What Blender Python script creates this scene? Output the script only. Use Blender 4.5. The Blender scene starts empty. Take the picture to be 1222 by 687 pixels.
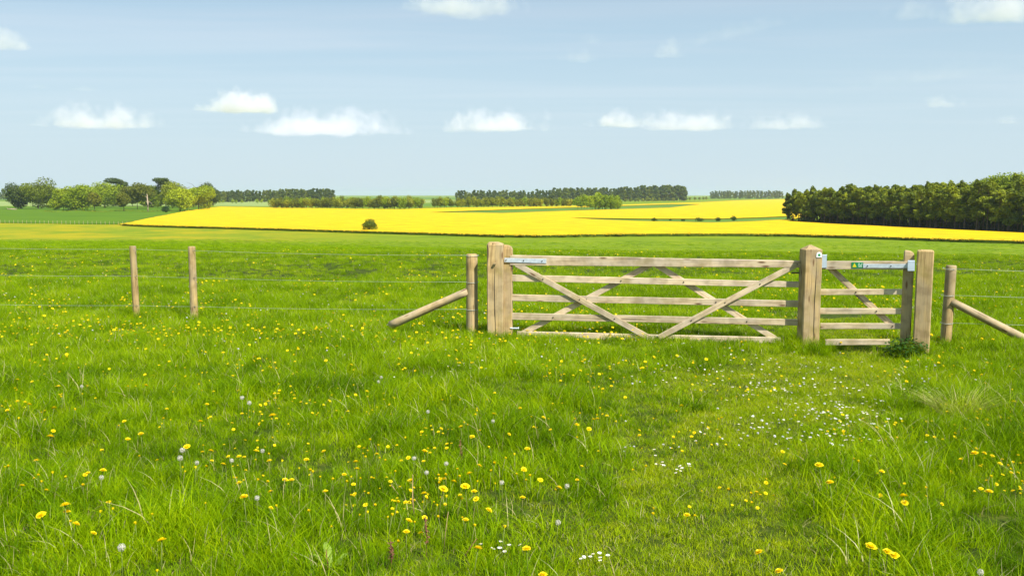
import bpy, bmesh, math, random
import numpy as np
from mathutils import Vector, Matrix
from mathutils.geometry import tessellate_polygon

rng = np.random.default_rng(7)
random.seed(7)
SC = bpy.context.scene
COL = SC.collection
R = math.radians
# ------------------------------------------------------------------ camera model
F = 1050.0; CX, CY = 611.0, 343.5; EYE = 2.0
PITCH = math.atan((343.5 - 232.0) / F)
CP, SP = math.cos(PITCH), math.sin(PITCH)

def ray(u, v):
    a = (u - CX) / F; b = (CY - v) / F
    return Vector((a, CP + SP * b, -SP + CP * b))

def at_z(u, v, z):
    d = ray(u, v); t = (z - EYE) / d.z
    return Vector((d.x * t, d.y * t, z))

def at_y(u, v, y):
    d = ray(u, v); t = y / d.y
    return Vector((d.x * t, y, EYE + d.z * t))

# ------------------------------------------------------------------ noise
def _hash(ix, iy, s):
    n = (ix.astype(np.int64) * 374761393 + iy.astype(np.int64) * 668265263 + s * 974711) & 0xffffffff
    n = ((n ^ (n >> 13)) * 1274126177) & 0xffffffff
    return ((n ^ (n >> 16)) & 0xffff) / 65535.0

def vnoise(x, y, s=0):
    x = np.asarray(x, float); y = np.asarray(y, float)
    ix, iy = np.floor(x), np.floor(y); fx, fy = x - ix, y - iy
    fx = fx * fx * (3 - 2 * fx); fy = fy * fy * (3 - 2 * fy)
    a, b = _hash(ix, iy, s), _hash(ix + 1, iy, s); c, d = _hash(ix, iy + 1, s), _hash(ix + 1, iy + 1, s)
    return (a * (1 - fx) + b * fx) * (1 - fy) + (c * (1 - fx) + d * fx) * fy

def sp(t, w):
    t = np.asarray(t, float) / w
    return w * np.where(t > 30, t, np.log1p(np.exp(np.clip(t, -60, 30))))

LOW = -9.0
PATH = [(7.0 * -0.02 + 1.0, 2.5), (0.95, 4.8), (1.25, 6.2), (2.9, 9.0), (4.55, 11.6), (5.2, 14.5)]
def path_d(x, y):
    x = np.asarray(x, float); y = np.asarray(y, float)
    best = np.full(np.broadcast(x, y).shape, 1e9)
    for (x0, y0), (x1, y1) in zip(PATH[:-1], PATH[1:]):
        dx, dy = x1 - x0, y1 - y0
        t = np.clip(((x - x0) * dx + (y - y0) * dy) / (dx * dx + dy * dy), 0, 1)
        best = np.minimum(best, np.hypot(x - x0 - t * dx, y - y0 - t * dy))
    return best
def path_mask(x, y):
    return np.exp(-(path_d(x, y) / 0.85) ** 2)

def ground(x, y):
    x = np.asarray(x, float); y = np.asarray(y, float)
    y0 = np.clip(30.5 - 0.10 * x, 27, 36)
    sl = (2.0 / y0) * 0.965
    z = -sl * (sp(y - y0, 2.0))
    z = LOW + sp(z - LOW, 0.8) - sp(-LOW, 0.8) * 0 
    near = np.exp(-np.maximum(y - 25, 0) / 20)
    z = z + near * (0.10 * (vnoise(x / 2.3, y / 2.3, 1) - .5) + 0.05 * (vnoise(x / .7, y / .7, 2) - .5))
    z = z - 0.05 * path_mask(x, y)
    z = z + 0.14 * (vnoise(x / 9, y / 7, 3) - .5) * np.clip((y - 20) / 12, 0, 1) * np.exp(-np.maximum(y - 60, 0) / 60)
    return z
def gz(x, y):
    return float(ground(np.array([x]), np.array([y]))[0])

# ------------------------------------------------------------------ object helpers
def tag(o, label=None, cat=None, group=None, kind=None):
    if label: o['label'] = label
    if cat: o['category'] = cat
    if group: o['group'] = group
    if kind: o['kind'] = kind
    return o

def link(name, me, mats=(), parent=None, col=None):
    for m in (mats if isinstance(mats, (list, tuple)) else [mats]):
        me.materials.append(m)
    o = bpy.data.objects.new(name, me)
    (col or COL).objects.link(o)
    if parent is not None:
        o.parent = parent
    return o

def empty(name, loc=(0, 0, 0), rz=0.0):
    o = bpy.data.objects.new(name, None); COL.objects.link(o)
    o.location = loc; o.rotation_euler = (0, 0, rz); o.empty_display_size = 0.1
    return o

def copy_tree(o, parent=None):
    c = o.copy(); COL.objects.link(c); c.parent = parent
    for ch in o.children:
        copy_tree(ch, c)
    return c

def np_mesh(name, verts, faces, mi=None, smooth=False):
    """faces: (n,k) int array with constant k"""
    me = bpy.data.meshes.new(name)
    verts = np.asarray(verts, np.float32); faces = np.asarray(faces, np.int32)
    n, k = faces.shape
    me.vertices.add(len(verts)); me.vertices.foreach_set('co', verts.ravel())
    me.loops.add(n * k); me.loops.foreach_set('vertex_index', faces.ravel())
    me.polygons.add(n); me.polygons.foreach_set('loop_start', np.arange(n, dtype=np.int32) * k)
    me.polygons.foreach_set('loop_total', np.full(n, k, np.int32))
    if mi is not None: me.polygons.foreach_set('material_index', np.asarray(mi, np.int32))
    if smooth: me.polygons.foreach_set('use_smooth', np.ones(n, bool))
    me.update(calc_edges=True); me.validate()
    return me

def bm_mesh(name, bm, smooth=False):
    me = bpy.data.meshes.new(name); bm.normal_update(); bm.to_mesh(me); bm.free()
    if smooth:
        for p in me.polygons: p.use_smooth = True
    return me

def loft(bm, rings, cap=True):
    """rings: list of lists of points (same count)"""
    vs = [[bm.verts.new(p) for p in r] for r in rings]
    n = len(rings[0])
    for a, b in zip(vs[:-1], vs[1:]):
        for i in range(n):
            bm.faces.new((a[i], a[(i + 1) % n], b[(i + 1) % n], b[i]))
    if cap:
        bm.faces.new(list(reversed(vs[0]))); bm.faces.new(vs[-1])

def rect_ring(w, h, b, f):
    """bevelled rectangle, f maps (a,b)->point"""
    w /= 2; h /= 2
    pts = [(-w + b, -h), (w - b, -h), (w, -h + b), (w, h - b), (w - b, h), (-w + b, h), (-w, h - b), (-w, -h + b)]
    return [f(*p) for p in pts]

def frame_from(P0, P1, normal):
    """matrix: x along P0->P1, y along -normal (into depth), z the rest"""
    x = (P1 - P0).normalized()
    n = normal - x * normal.dot(x); n.normalize()
    y = -n; z = x.cross(y)
    if z.z < 0: pass
    M = Matrix((x, y, z)).transposed().to_4x4(); M.translation = P0
    return M

def board(name, mat, parent, P0, P1, height, thick, normal, seed=0, height2=None, bev=0.004, label=None):
    L = (P1 - P0).length; rr = random.Random(seed)
    bm = bmesh.new(); n = max(3, int(L / 0.12)); rings = []
    h2 = height if height2 is None else height2
    dz = dy = 0
    for i in range(n + 1):
        t = i / n
        dz += rr.uniform(-1, 1) * 0.0009; dy += rr.uniform(-1, 1) * 0.0006; dz *= .9; dy *= .9
        hh = height + (h2 - height) * t + rr.uniform(-1, 1) * 0.0012
        rings.append(rect_ring(thick, hh, bev, lambda a, b, t=t, dz=dz, dy=dy: (L * t, a + dy, b + dz)))
    loft(bm, rings)
    bmesh.ops.recalc_face_normals(bm, faces=bm.faces)
    o = link(name, bm_mesh(name, bm), mat, parent)
    M = frame_from(P0, P1, normal)
    o.matrix_local = M
    if label: o['label'] = label
    return o

def tube(bm, pts, rad, n=6, cap=True):
    pts = [Vector(p) for p in pts]; rings = []
    if not isinstance(rad, (list, tuple)): rad = [rad] * len(pts)
    for i, p in enumerate(pts):
        d = (pts[min(i + 1, len(pts) - 1)] - pts[max(i - 1, 0)]).normalized()
        a = d.cross(Vector((0, 0, 1)))
        if a.length < 1e-3: a = Vector((1, 0, 0))
        a.normalize(); b = d.cross(a)
        rings.append([p + (a * math.cos(2 * math.pi * k / n) + b * math.sin(2 * math.pi * k / n)) * rad[i] for k in range(n)])
    loft(bm, rings, cap)

# ------------------------------------------------------------------ materials
def mat(name):
    m = bpy.data.materials.new(name); m.use_nodes = True
    nt = m.node_tree; nt.nodes.clear()
    return m, nt, nt.nodes, nt.links

def N(nodes, t, **kw):
    n = nodes.new(t)
    for k, v in kw.items(): setattr(n, k, v)
    return n

def ramp(nodes, stops):
    r = nodes.new('ShaderNodeValToRGB'); e = r.color_ramp.elements
    while len(e) < len(stops): e.new(0.5)
    for el, (p, c) in zip(e, stops):
        el.position = p; el.color = (*c, 1) if len(c) == 3 else c
    return r

def foliage_mat(name, stops, pos_scale=0.5, trans=0.3, rough=0.55, spec=0.3, rand=0.5, tcol=None, leafnoise=None, sat_patch=None):
    """stops: colour ramp driven by instance random + world-position noise"""
    m, nt, ns, ln = mat(name)
    out = N(ns, 'ShaderNodeOutputMaterial'); pr = N(ns, 'ShaderNodeBsdfPrincipled'); tr = N(ns, 'ShaderNodeBsdfTranslucent'); mx = N(ns, 'ShaderNodeMixShader')
    oi = N(ns, 'ShaderNodeObjectInfo'); geo = N(ns, 'ShaderNodeNewGeometry')
    no = N(ns, 'ShaderNodeTexNoise'); no.inputs['Scale'].default_value = pos_scale; no.inputs['Detail'].default_value = 3
    ln.new(geo.outputs['Position'], no.inputs['Vector'])
    a = N(ns, 'ShaderNodeMath', operation='MULTIPLY'); ln.new(oi.outputs['Random'], a.inputs[0]); a.inputs[1].default_value = rand
    mp = N(ns, 'ShaderNodeMapRange'); mp.inputs['From Min'].default_value = .3; mp.inputs['From Max'].default_value = .7
    ln.new(no.outputs['Fac'], mp.inputs['Value'])
    b = N(ns, 'ShaderNodeMath', operation='MULTIPLY'); ln.new(mp.outputs[0], b.inputs[0]); b.inputs[1].default_value = 1 - rand
    c = N(ns, 'ShaderNodeMath', operation='ADD'); ln.new(a.outputs[0], c.inputs[0]); ln.new(b.outputs[0], c.inputs[1])
    last = c
    if leafnoise:
        n2 = N(ns, 'ShaderNodeTexWhiteNoise', noise_dimensions='3D')
        sn = N(ns, 'ShaderNodeVectorMath', operation='SNAP'); sn.inputs[1].default_value = (leafnoise,) * 3
        tc = N(ns, 'ShaderNodeTexCoord')
        ln.new(tc.outputs['Object'], sn.inputs[0]); ln.new(sn.outputs[0], n2.inputs['Vector'])
        d = N(ns, 'ShaderNodeMapRange'); d.inputs['To Min'].default_value = -.22; d.inputs['To Max'].default_value = .22
        ln.new(n2.outputs['Value'], d.inputs['Value'])
        e = N(ns, 'ShaderNodeMath', operation='ADD'); ln.new(c.outputs[0], e.inputs[0]); ln.new(d.outputs[0], e.inputs[1]); last = e
    rp = ramp(ns, stops); ln.new(last.outputs[0], rp.inputs['Fac'])
    ln.new(rp.outputs['Color'], pr.inputs['Base Color'])
    hs = N(ns, 'ShaderNodeHueSaturation'); hs.inputs['Value'].default_value = 1.25; hs.inputs['Hue'].default_value = 0.485
    ln.new(rp.outputs['Color'], hs.inputs['Color']); ln.new(hs.outputs['Color'], tr.inputs['Color'])
    pr.inputs['Roughness'].default_value = rough; pr.inputs['Specular IOR Level'].default_value = spec
    mx.inputs['Fac'].default_value = trans
    ln.new(pr.outputs[0], mx.inputs[1]); ln.new(tr.outputs[0], mx.inputs[2]); ln.new(mx.outputs[0], out.inputs['Surface'])
    return m

def simple(name, col, rough=0.6, metal=0.0, spec=0.5, trans=0.0, bump=0, bscale=30, var=0.0, vscale=5):
    m, nt, ns, ln = mat(name)
    out = N(ns, 'ShaderNodeOutputMaterial'); pr = N(ns, 'ShaderNodeBsdfPrincipled')
    pr.inputs['Base Color'].default_value = (*col, 1); pr.inputs['Roughness'].default_value = rough
    pr.inputs['Metallic'].default_value = metal; pr.inputs['Specular IOR Level'].default_value = spec
    tc = N(ns, 'ShaderNodeTexCoord')
    if var:
        no = N(ns, 'ShaderNodeTexNoise'); no.inputs['Scale'].default_value = vscale; no.inputs['Detail'].default_value = 4
        ln.new(tc.outputs['Object'], no.inputs['Vector'])
        lo = tuple(max(0, c * (1 - var)) for c in col); hi = tuple(min(1, c * (1 + var)) for c in col)
        rp = ramp(ns, [(.3, lo), (.7, hi)]); ln.new(no.outputs['Fac'], rp.inputs['Fac']); ln.new(rp.outputs['Color'], pr.inputs['Base Color'])
    if bump:
        nb = N(ns, 'ShaderNodeTexNoise'); nb.inputs['Scale'].default_value = bscale; nb.inputs['Detail'].default_value = 5
        ln.new(tc.outputs['Object'], nb.inputs['Vector'])
        bp = N(ns, 'ShaderNodeBump'); bp.inputs['Strength'].default_value = bump; bp.inputs['Distance'].default_value = 0.01
        ln.new(nb.outputs['Fac'], bp.inputs['Height']); ln.new(bp.outputs[0], pr.inputs['Normal'])
    if trans:
        tr = N(ns, 'ShaderNodeBsdfTranslucent'); tr.inputs['Color'].default_value = (*[min(1, c * 1.1) for c in col], 1)
        mx = N(ns, 'ShaderNodeMixShader'); mx.inputs[0].default_value = trans
        ln.new(pr.outputs[0], mx.inputs[1]); ln.new(tr.outputs[0], mx.inputs[2]); ln.new(mx.outputs[0], out.inputs['Surface'])
    else:
        ln.new(pr.outputs[0], out.inputs['Surface'])
    return m

def wood_mat(name, axis='x', light=(.52, .40, .27), dark=(.30, .20, .115), grey=(.40, .34, .27), algae=0.0, crack=0.5, objvar=True):
    m, nt, ns, ln = mat(name)
    out = N(ns, 'ShaderNodeOutputMaterial'); pr = N(ns, 'ShaderNodeBsdfPrincipled')
    tc = N(ns, 'ShaderNodeTexCoord'); oi = N(ns, 'ShaderNodeObjectInfo')
    off = N(ns, 'ShaderNodeVectorMath', operation='SCALE'); cmb = N(ns, 'ShaderNodeCombineXYZ')
    for k in range(3): ln.new(oi.outputs['Random'], cmb.inputs[k])
    ln.new(cmb.outputs[0], off.inputs[0]); off.inputs['Scale'].default_value = 17.0
    add = N(ns, 'ShaderNodeVectorMath', operation='ADD'); ln.new(tc.outputs['Object'], add.inputs[0]); ln.new(off.outputs[0], add.inputs[1])
    def mapping(along, across):
        mp = N(ns, 'ShaderNodeMapping'); s = [across] * 3; s['xyz'.index(axis)] = along
        mp.inputs['Scale'].default_value = s; ln.new(add.outputs[0], mp.inputs['Vector']); return mp
    g1 = N(ns, 'ShaderNodeTexNoise'); g1.inputs['Scale'].default_value = 1; g1.inputs['Detail'].default_value = 6; g1.inputs['Distortion'].default_value = .4
    ln.new(mapping(2.5, 60).outputs[0], g1.inputs['Vector'])
    g2 = N(ns, 'ShaderNodeTexNoise'); g2.inputs['Scale'].default_value = 1; g2.inputs['Detail'].default_value = 3
    ln.new(mapping(1.6, 6).outputs[0], g2.inputs['Vector'])
    rp = ramp(ns, [(.28, dark), (.5, light), (.75, tuple(min(1, c * 1.15) for c in light))])
    ln.new(g1.outputs['Fac'], rp.inputs['Fac'])
    rg = ramp(ns, [(.40, (0, 0, 0)), (.58, (1, 1, 1))]); ln.new(g2.outputs['Fac'], rg.inputs['Fac'])
    m1 = N(ns, 'ShaderNodeMix', data_type='RGBA'); ln.new(rg.outputs['Color'], m1.inputs['Factor'])
    sc = N(ns, 'ShaderNodeMath', operation='MULTIPLY'); sc.inputs[1].default_value = .75; ln.new(rg.outputs['Color'], sc.inputs[0]); ln.new(sc.outputs[0], m1.inputs['Factor'])
    ln.new(rp.outputs['Color'], m1.inputs['A']); m1.inputs['B'].default_value = (*grey, 1)
    last = m1.outputs['Result']
    # knots
    vo = N(ns, 'ShaderNodeTexVoronoi'); vo.inputs['Scale'].default_value = 1; ln.new(mapping(2.2, 9).outputs[0], vo.inputs['Vector'])
    kr = ramp(ns, [(.07, (1, 1, 1)), (.16, (0, 0, 0))]); ln.new(vo.outputs['Distance'], kr.inputs['Fac'])
    m2 = N(ns, 'ShaderNodeMix', data_type='RGBA'); ln.new(kr.outputs['Color'], m2.inputs['Factor']); ln.new(last, m2.inputs['A']); m2.inputs['B'].default_value = (.16, .09, .04, 1)
    last = m2.outputs['Result']
    # drying cracks
    ck = N(ns, 'ShaderNodeTexNoise'); ck.inputs['Scale'].default_value = 1; ck.inputs['Detail'].default_value = 2
    ln.new(mapping(1.3, 26).outputs[0], ck.inputs['Vector'])
    cr = ramp(ns, [(.30, (1, 1, 1)), (.335, (0, 0, 0))]); ln.new(ck.outputs['Fac'], cr.inputs['Fac'])
    cm = N(ns, 'ShaderNodeMath', operation='MULTIPLY'); cm.inputs[1].default_value = crack; ln.new(cr.outputs['Color'], cm.inputs[0])
    m3 = N(ns, 'ShaderNodeMix', data_type='RGBA'); ln.new(cm.outputs[0], m3.inputs['Factor']); ln.new(last, m3.inputs['A']); m3.inputs['B'].default_value = (.07, .045, .025, 1)
    last = m3.outputs['Result']
    bn = N(ns, 'ShaderNodeTexNoise'); bn.inputs['Scale'].default_value = 7; bn.inputs['Detail'].default_value = 4; ln.new(add.outputs[0], bn.inputs['Vector'])
    br = ramp(ns, [(.35, (.55, .52, .50)), (.55, (1, 1, 1))]); ln.new(bn.outputs['Fac'], br.inputs['Fac'])
    mb_ = N(ns, 'ShaderNodeMix', data_type='RGBA', blend_type='MULTIPLY'); mb_.inputs['Factor'].default_value = .6; ln.new(last, mb_.inputs['A']); ln.new(br.outputs['Color'], mb_.inputs['B'])
    last = mb_.outputs['Result']
    if algae:
        an = N(ns, 'ShaderNodeTexNoise'); an.inputs['Scale'].default_value = 5; an.inputs['Detail'].default_value = 5; ln.new(add.outputs[0], an.inputs['Vector'])
        ar = ramp(ns, [(.5, (0, 0, 0)), (.68, (1, 1, 1))]); ln.new(an.outputs['Fac'], ar.inputs['Fac'])
        am = N(ns, 'ShaderNodeMath', operation='MULTIPLY'); am.inputs[1].default_value = algae; ln.new(ar.outputs['Color'], am.inputs[0])
        m4 = N(ns, 'ShaderNodeMix', data_type='RGBA'); ln.new(am.outputs[0], m4.inputs['Factor']); ln.new(last, m4.inputs['A']); m4.inputs['B'].default_value = (.26, .21, .05, 1)
        last = m4.outputs['Result']
    hv = N(ns, 'ShaderNodeHueSaturation'); vr = N(ns, 'ShaderNodeMapRange'); vr.inputs['To Min'].default_value = .86; vr.inputs['To Max'].default_value = 1.12
    ln.new(oi.outputs['Random'], vr.inputs['Value']); ln.new(vr.outputs[0], hv.inputs['Value']); ln.new(last, hv.inputs['Color'])
    ln.new(hv.outputs['Color'], pr.inputs['Base Color'])
    pr.inputs['Roughness'].default_value = .8; pr.inputs['Specular IOR Level'].default_value = .25
    hm = N(ns, 'ShaderNodeMath', operation='SUBTRACT'); ln.new(g1.outputs['Fac'], hm.inputs[0]); ln.new(cm.outputs[0], hm.inputs[1])
    bp = N(ns, 'ShaderNodeBump'); bp.inputs['Strength'].default_value = .6; bp.inputs['Distance'].default_value = .004
    ln.new(hm.outputs[0], bp.inputs['Height']); ln.new(bp.outputs[0], pr.inputs['Normal'])
    ln.new(pr.outputs[0], out.inputs['Surface'])
    return m

RAIL = wood_mat('rail_wood', 'x', (.62, .49, .31), (.34, .235, .12), (.49, .41, .30), algae=.4, crack=.5)
POST = wood_mat('post_wood', 'z', (.47, .33, .145), (.20, .125, .05), (.36, .28, .165), algae=.45, crack=.85)
POSTR = wood_mat('round_post_wood', 'z', (.44, .31, .13), (.22, .14, .06), (.34, .27, .16), algae=.5, crack=.7)
STRUT = wood_mat('strut_wood', 'x', (.52, .38, .20), (.30, .20, .10), (.42, .34, .22), algae=.3, crack=.7)
GALV = simple('galvanised_steel', (.60, .66, .72), rough=.42, metal=.35, var=.12, vscale=25)
GALV2 = simple('galvanised_box', (.52, .60, .68), rough=.5, metal=.2, var=.08, vscale=20)
DARKM = simple('dark_bolt', (.05, .045, .04), rough=.5, metal=.6)
WIRE = simple('wire_steel', (.42, .46, .40), rough=.5, metal=.1)

# ground material -------------------------------------------------
def ground_mat():
    m, nt, ns, ln = mat('meadow_ground')
    out = N(ns, 'ShaderNodeOutputMaterial'); pr = N(ns, 'ShaderNodeBsdfPrincipled')
    geo = N(ns, 'ShaderNodeNewGeometry'); sep = N(ns, 'ShaderNodeSeparateXYZ'); ln.new(geo.outputs['Position'], sep.inputs[0])
    # thatch and soil close by
    n1 = N(ns, 'ShaderNodeTexNoise'); n1.inputs['Scale'].default_value = 9; n1.inputs['Detail'].default_value = 6; ln.new(geo.outputs['Position'], n1.inputs['Vector'])
    near = ramp(ns, [(.3, (.018, .030, .004)), (.55, (.045, .070, .006)), (.8, (.11, .11, .02))]); ln.new(n1.outputs['Fac'], near.inputs['Fac'])
    # sward seen from afar
    n2 = N(ns, 'ShaderNodeTexNoise'); n2.inputs['Scale'].default_value = .09; n2.inputs['Detail'].default_value = 7; n2.inputs['Roughness'].default_value = .65; ln.new(geo.outputs['Position'], n2.inputs['Vector'])
    far = ramp(ns, [(.3, (.10, .165, .004)), (.5, (.145, .21, .004)), (.7, (.19, .235, .005))]); ln.new(n2.outputs['Fac'], far.inputs['Fac'])
    # far dandelion bloom
    n3 = N(ns, 'ShaderNodeTexNoise'); n3.inputs['Scale'].default_value = .07; n3.inputs['Detail'].default_value = 8; n3.inputs['Roughness'].default_value = .7; ln.new(geo.outputs['Position'], n3.inputs['Vector'])
    b1 = ramp(ns, [(.42, (.05, .05, .05)), (.60, (1, 1, 1))]); ln.new(n3.outputs['Fac'], b1.inputs['Fac'])
    xm = N(ns, 'ShaderNodeMapRange'); xm.inputs['From Min'].default_value = -25; xm.inputs['From Max'].default_value = -75; ln.new(sep.outputs['X'], xm.inputs['Value'])
    ym = N(ns, 'ShaderNodeMapRange'); ym.inputs['From Min'].default_value = 110; ym.inputs['From Max'].default_value = 170; ln.new(sep.outputs['Y'], ym.inputs['Value'])
    mm = N(ns, 'ShaderNodeMath', operation='MULTIPLY'); ln.new(xm.outputs[0], mm.inputs[0]); ln.new(ym.outputs[0], mm.inputs[1])
    m2 = N(ns, 'ShaderNodeMath', operation='MULTIPLY'); ln.new(mm.outputs[0], m2.inputs[0]); ln.new(b1.outputs['Color'], m2.inputs[1])
    yo = N(ns, 'ShaderNodeMapRange'); yo.inputs['From Min'].default_value = 420; yo.inputs['From Max'].default_value = 360; ln.new(sep.outputs['Y'], yo.inputs['Value'])
    ys_ = N(ns, 'ShaderNodeMath', operation='MULTIPLY'); ys_.inputs[1].default_value = .75; ln.new(yo.outputs[0], ys_.inputs[0])
    m3 = N(ns, 'ShaderNodeMath', operation='MULTIPLY'); ln.new(m2.outputs[0], m3.inputs[0]); ln.new(ys_.outputs[0], m3.inputs[1])
    mb = N(ns, 'ShaderNodeMix', data_type='RGBA'); ln.new(m3.outputs[0], mb.inputs['Factor']); ln.new(far.outputs['Color'], mb.inputs['A']); mb.inputs['B'].default_value = (.36, .28, .003, 1)
    yf = N(ns, 'ShaderNodeMapRange'); yf.inputs['From Min'].default_value = 28; yf.inputs['From Max'].default_value = 60; ln.new(sep.outputs['Y'], yf.inputs['Value'])
    mx = N(ns, 'ShaderNodeMix', data_type='RGBA'); ln.new(yf.outputs[0], mx.inputs['Factor']); ln.new(near.outputs['Color'], mx.inputs['A']); ln.new(mb.outputs['Result'], mx.inputs['B'])
    ln.new(mx.outputs['Result'], pr.inputs['Base Color']); pr.inputs['Roughness'].default_value = .95; pr.inputs['Specular IOR Level'].default_value = .1
    ln.new(pr.outputs[0], out.inputs['Surface'])
    return m

def crop_mat(name, stops, scale=.05, stretch=(1, 1, 1), fine=1.2):
    m, nt, ns, ln = mat(name)
    out = N(ns, 'ShaderNodeOutputMaterial'); pr = N(ns, 'ShaderNodeBsdfPrincipled')
    geo = N(ns, 'ShaderNodeNewGeometry'); mp = N(ns, 'ShaderNodeMapping'); mp.inputs['Scale'].default_value = stretch; ln.new(geo.outputs['Position'], mp.inputs['Vector'])
    n1 = N(ns, 'ShaderNodeTexNoise'); n1.inputs['Scale'].default_value = scale; n1.inputs['Detail'].default_value = 8; n1.inputs['Roughness'].default_value = .6; ln.new(mp.outputs[0], n1.inputs['Vector'])
    rp = ramp(ns, stops); ln.new(n1.outputs['Fac'], rp.inputs['Fac']); ln.new(rp.outputs['Color'], pr.inputs['Base Color'])
    pr.inputs['Roughness'].default_value = .9; pr.inputs['Specular IOR Level'].default_value = .1
    ln.new(pr.outputs[0], out.inputs['Surface'])
    return m

GROUND = ground_mat()
RAPE_TOP = crop_mat('rape_bloom', [(.3, (.46, .318, .0002)), (.5, (.57, .380, .0002)), (.7, (.61, .445, .0004))], .12)
RAPE_STEM = crop_mat('rape_stems', [(.3, (.035, .06, .004)), (.6, (.07, .10, .006)), (.75, (.16, .15, .01))], .8)
WHEAT = crop_mat('young_wheat', [(.3, (.060, .130, .001)), (.5, (.076, .150, .001)), (.7, (.095, .17, .002))], .03)
PALEF = crop_mat('pale_pasture', [(.3, (.17, .24, .06)), (.6, (.24, .30, .09)), (.8, (.28, .30, .12))], .01)
GREENF = crop_mat('green_strip_crop', [(.3, (.075, .15, .015)), (.6, (.11, .19, .02)), (.8, (.15, .22, .03))], .03)
FLOORW = crop_mat('leaf_litter', [(.3, (.02, .02, .008)), (.6, (.045, .045, .012)), (.8, (.07, .08, .015))], .6)

# ------------------------------------------------------------------ the ground: one sheet to the horizon
def axis(vals):
    return np.array(sorted(set(np.round(vals, 3))))
ys = [-12, -8, -4, 0]; y = 2.0
while y < 50: ys.append(y); y += .22 + max(0, y - 12) * .012
while y < 9000: ys.append(y); y *= 1.035
xs = []; x = 0.0
while x < 12: xs.append(x); x += .3
while x < 6500: xs.append(x); x = x * 1.06 + .1
xs = axis(np.array([-v for v in xs] + xs)); ys = axis(np.array(ys))
X, Y = np.meshgrid(xs, ys); Z = ground(X, Y)
nx, ny = len(xs), len(ys)
idx = np.arange(nx * ny).reshape(ny, nx)
fc = np.stack([idx[:-1, :-1], idx[:-1, 1:], idx[1:, 1:], idx[1:, :-1]], -1).reshape(-1, 4)
o = link('ground', np_mesh('ground', np.stack([X, Y, Z], -1).reshape(-1, 3), fc, smooth=True), GROUND)
tag(o, 'green meadow ground falling to a flat valley that runs to the horizon', 'ground', kind='structure')

# ------------------------------------------------------------------ crop fields as low raised slabs
def field(name, outlines, top, mats, holes_from=1, bottom=LOW - .3, jag=0.0, pix=True, seed=1):
    """outlines: first the border, then holes; points are (u, v) on the plane of the crop top"""
    rr = random.Random(seed); polys = []
    for ol in outlines:
        pts = [at_z(u, v, top) for u, v in ol] if pix else [Vector((a, b, top)) for a, b in ol]
        dense = []
        for a, b in zip(pts, pts[1:] + pts[:1]):
            k = max(1, min(60, int((b - a).length / 6)))
            for i in range(k):
                p = a.lerp(b, i / k)
                dense.append(Vector((p.x + rr.uniform(-jag, jag), p.y + rr.uniform(-jag, jag), top)))
        polys.append(dense)
    flat = [p for pl in polys for p in pl]
    tris = tessellate_polygon(polys)
    bm = bmesh.new(); tv = [bm.verts.new(p) for p in flat]; bv = [bm.verts.new((p.x, p.y, bottom)) for p in flat]
    for t in tris:
        try:
            f = bm.faces.new([tv[i] for i in t]); f.material_index = 0
        except ValueError: pass
    k = 0
    for pl in polys:
        n = len(pl)
        for i in range(n):
            a, b = k + i, k + (i + 1) % n
            f = bm.faces.new((tv[a], tv[b], bv[b], bv[a])); f.material_index = len(mats) - 1
        k += n
    bmesh.ops.recalc_face_normals(bm, faces=bm.faces)
    return link(name, bm_mesh(name, bm), mats), polys

rape_border = [(146, 267.0), (170, 268.2), (220, 269.6), (330, 272.5), (441, 275.8), (520, 278), (600, 280.2), (650, 280.6), (700, 279.6), (780, 278.8), (860, 278.6), (940, 279.2), (1040, 282), (1130, 285), (1222, 287.5), (1330, 291),
               (1330, 283), (1222, 277.6), (1100, 272), (1000, 267.2), (940, 263.6), (960, 258), (1010, 252), (1010, 237.6), (932, 237.6), (880, 239.2), (840, 241.2), (760, 243.6), (690, 245.3), (600, 247), (515, 248.4), (480, 249.6), (420, 249.2), (330, 247.6), (262, 246.6),
               (240, 249.2), (222, 251.8), (204, 255.2), (185, 258.8), (165, 263)]
wedge1 = [(512, 253.3), (600, 254.2), (685, 251.2), (760, 249.0), (800, 247.8), (836, 243.6), (800, 243.6), (740, 245.6), (690, 247.2), (620, 249.4), (560, 251.4)]
wedge2 = [(680, 259.6), (712, 261.8), (760, 263.6), (850, 265.6), (900, 264.0), (945, 261.2), (945, 257.6), (900, 259.6), (850, 261.0), (760, 260.8)]
o, rp_polys = field('rapeseed_field', [rape_border, wedge1, wedge2], LOW + .72, [RAPE_TOP, RAPE_STEM], jag=.5)
tag(o, 'brilliant yellow oilseed rape field in full flower spreading across the valley', 'crop field', kind='stuff')
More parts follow.
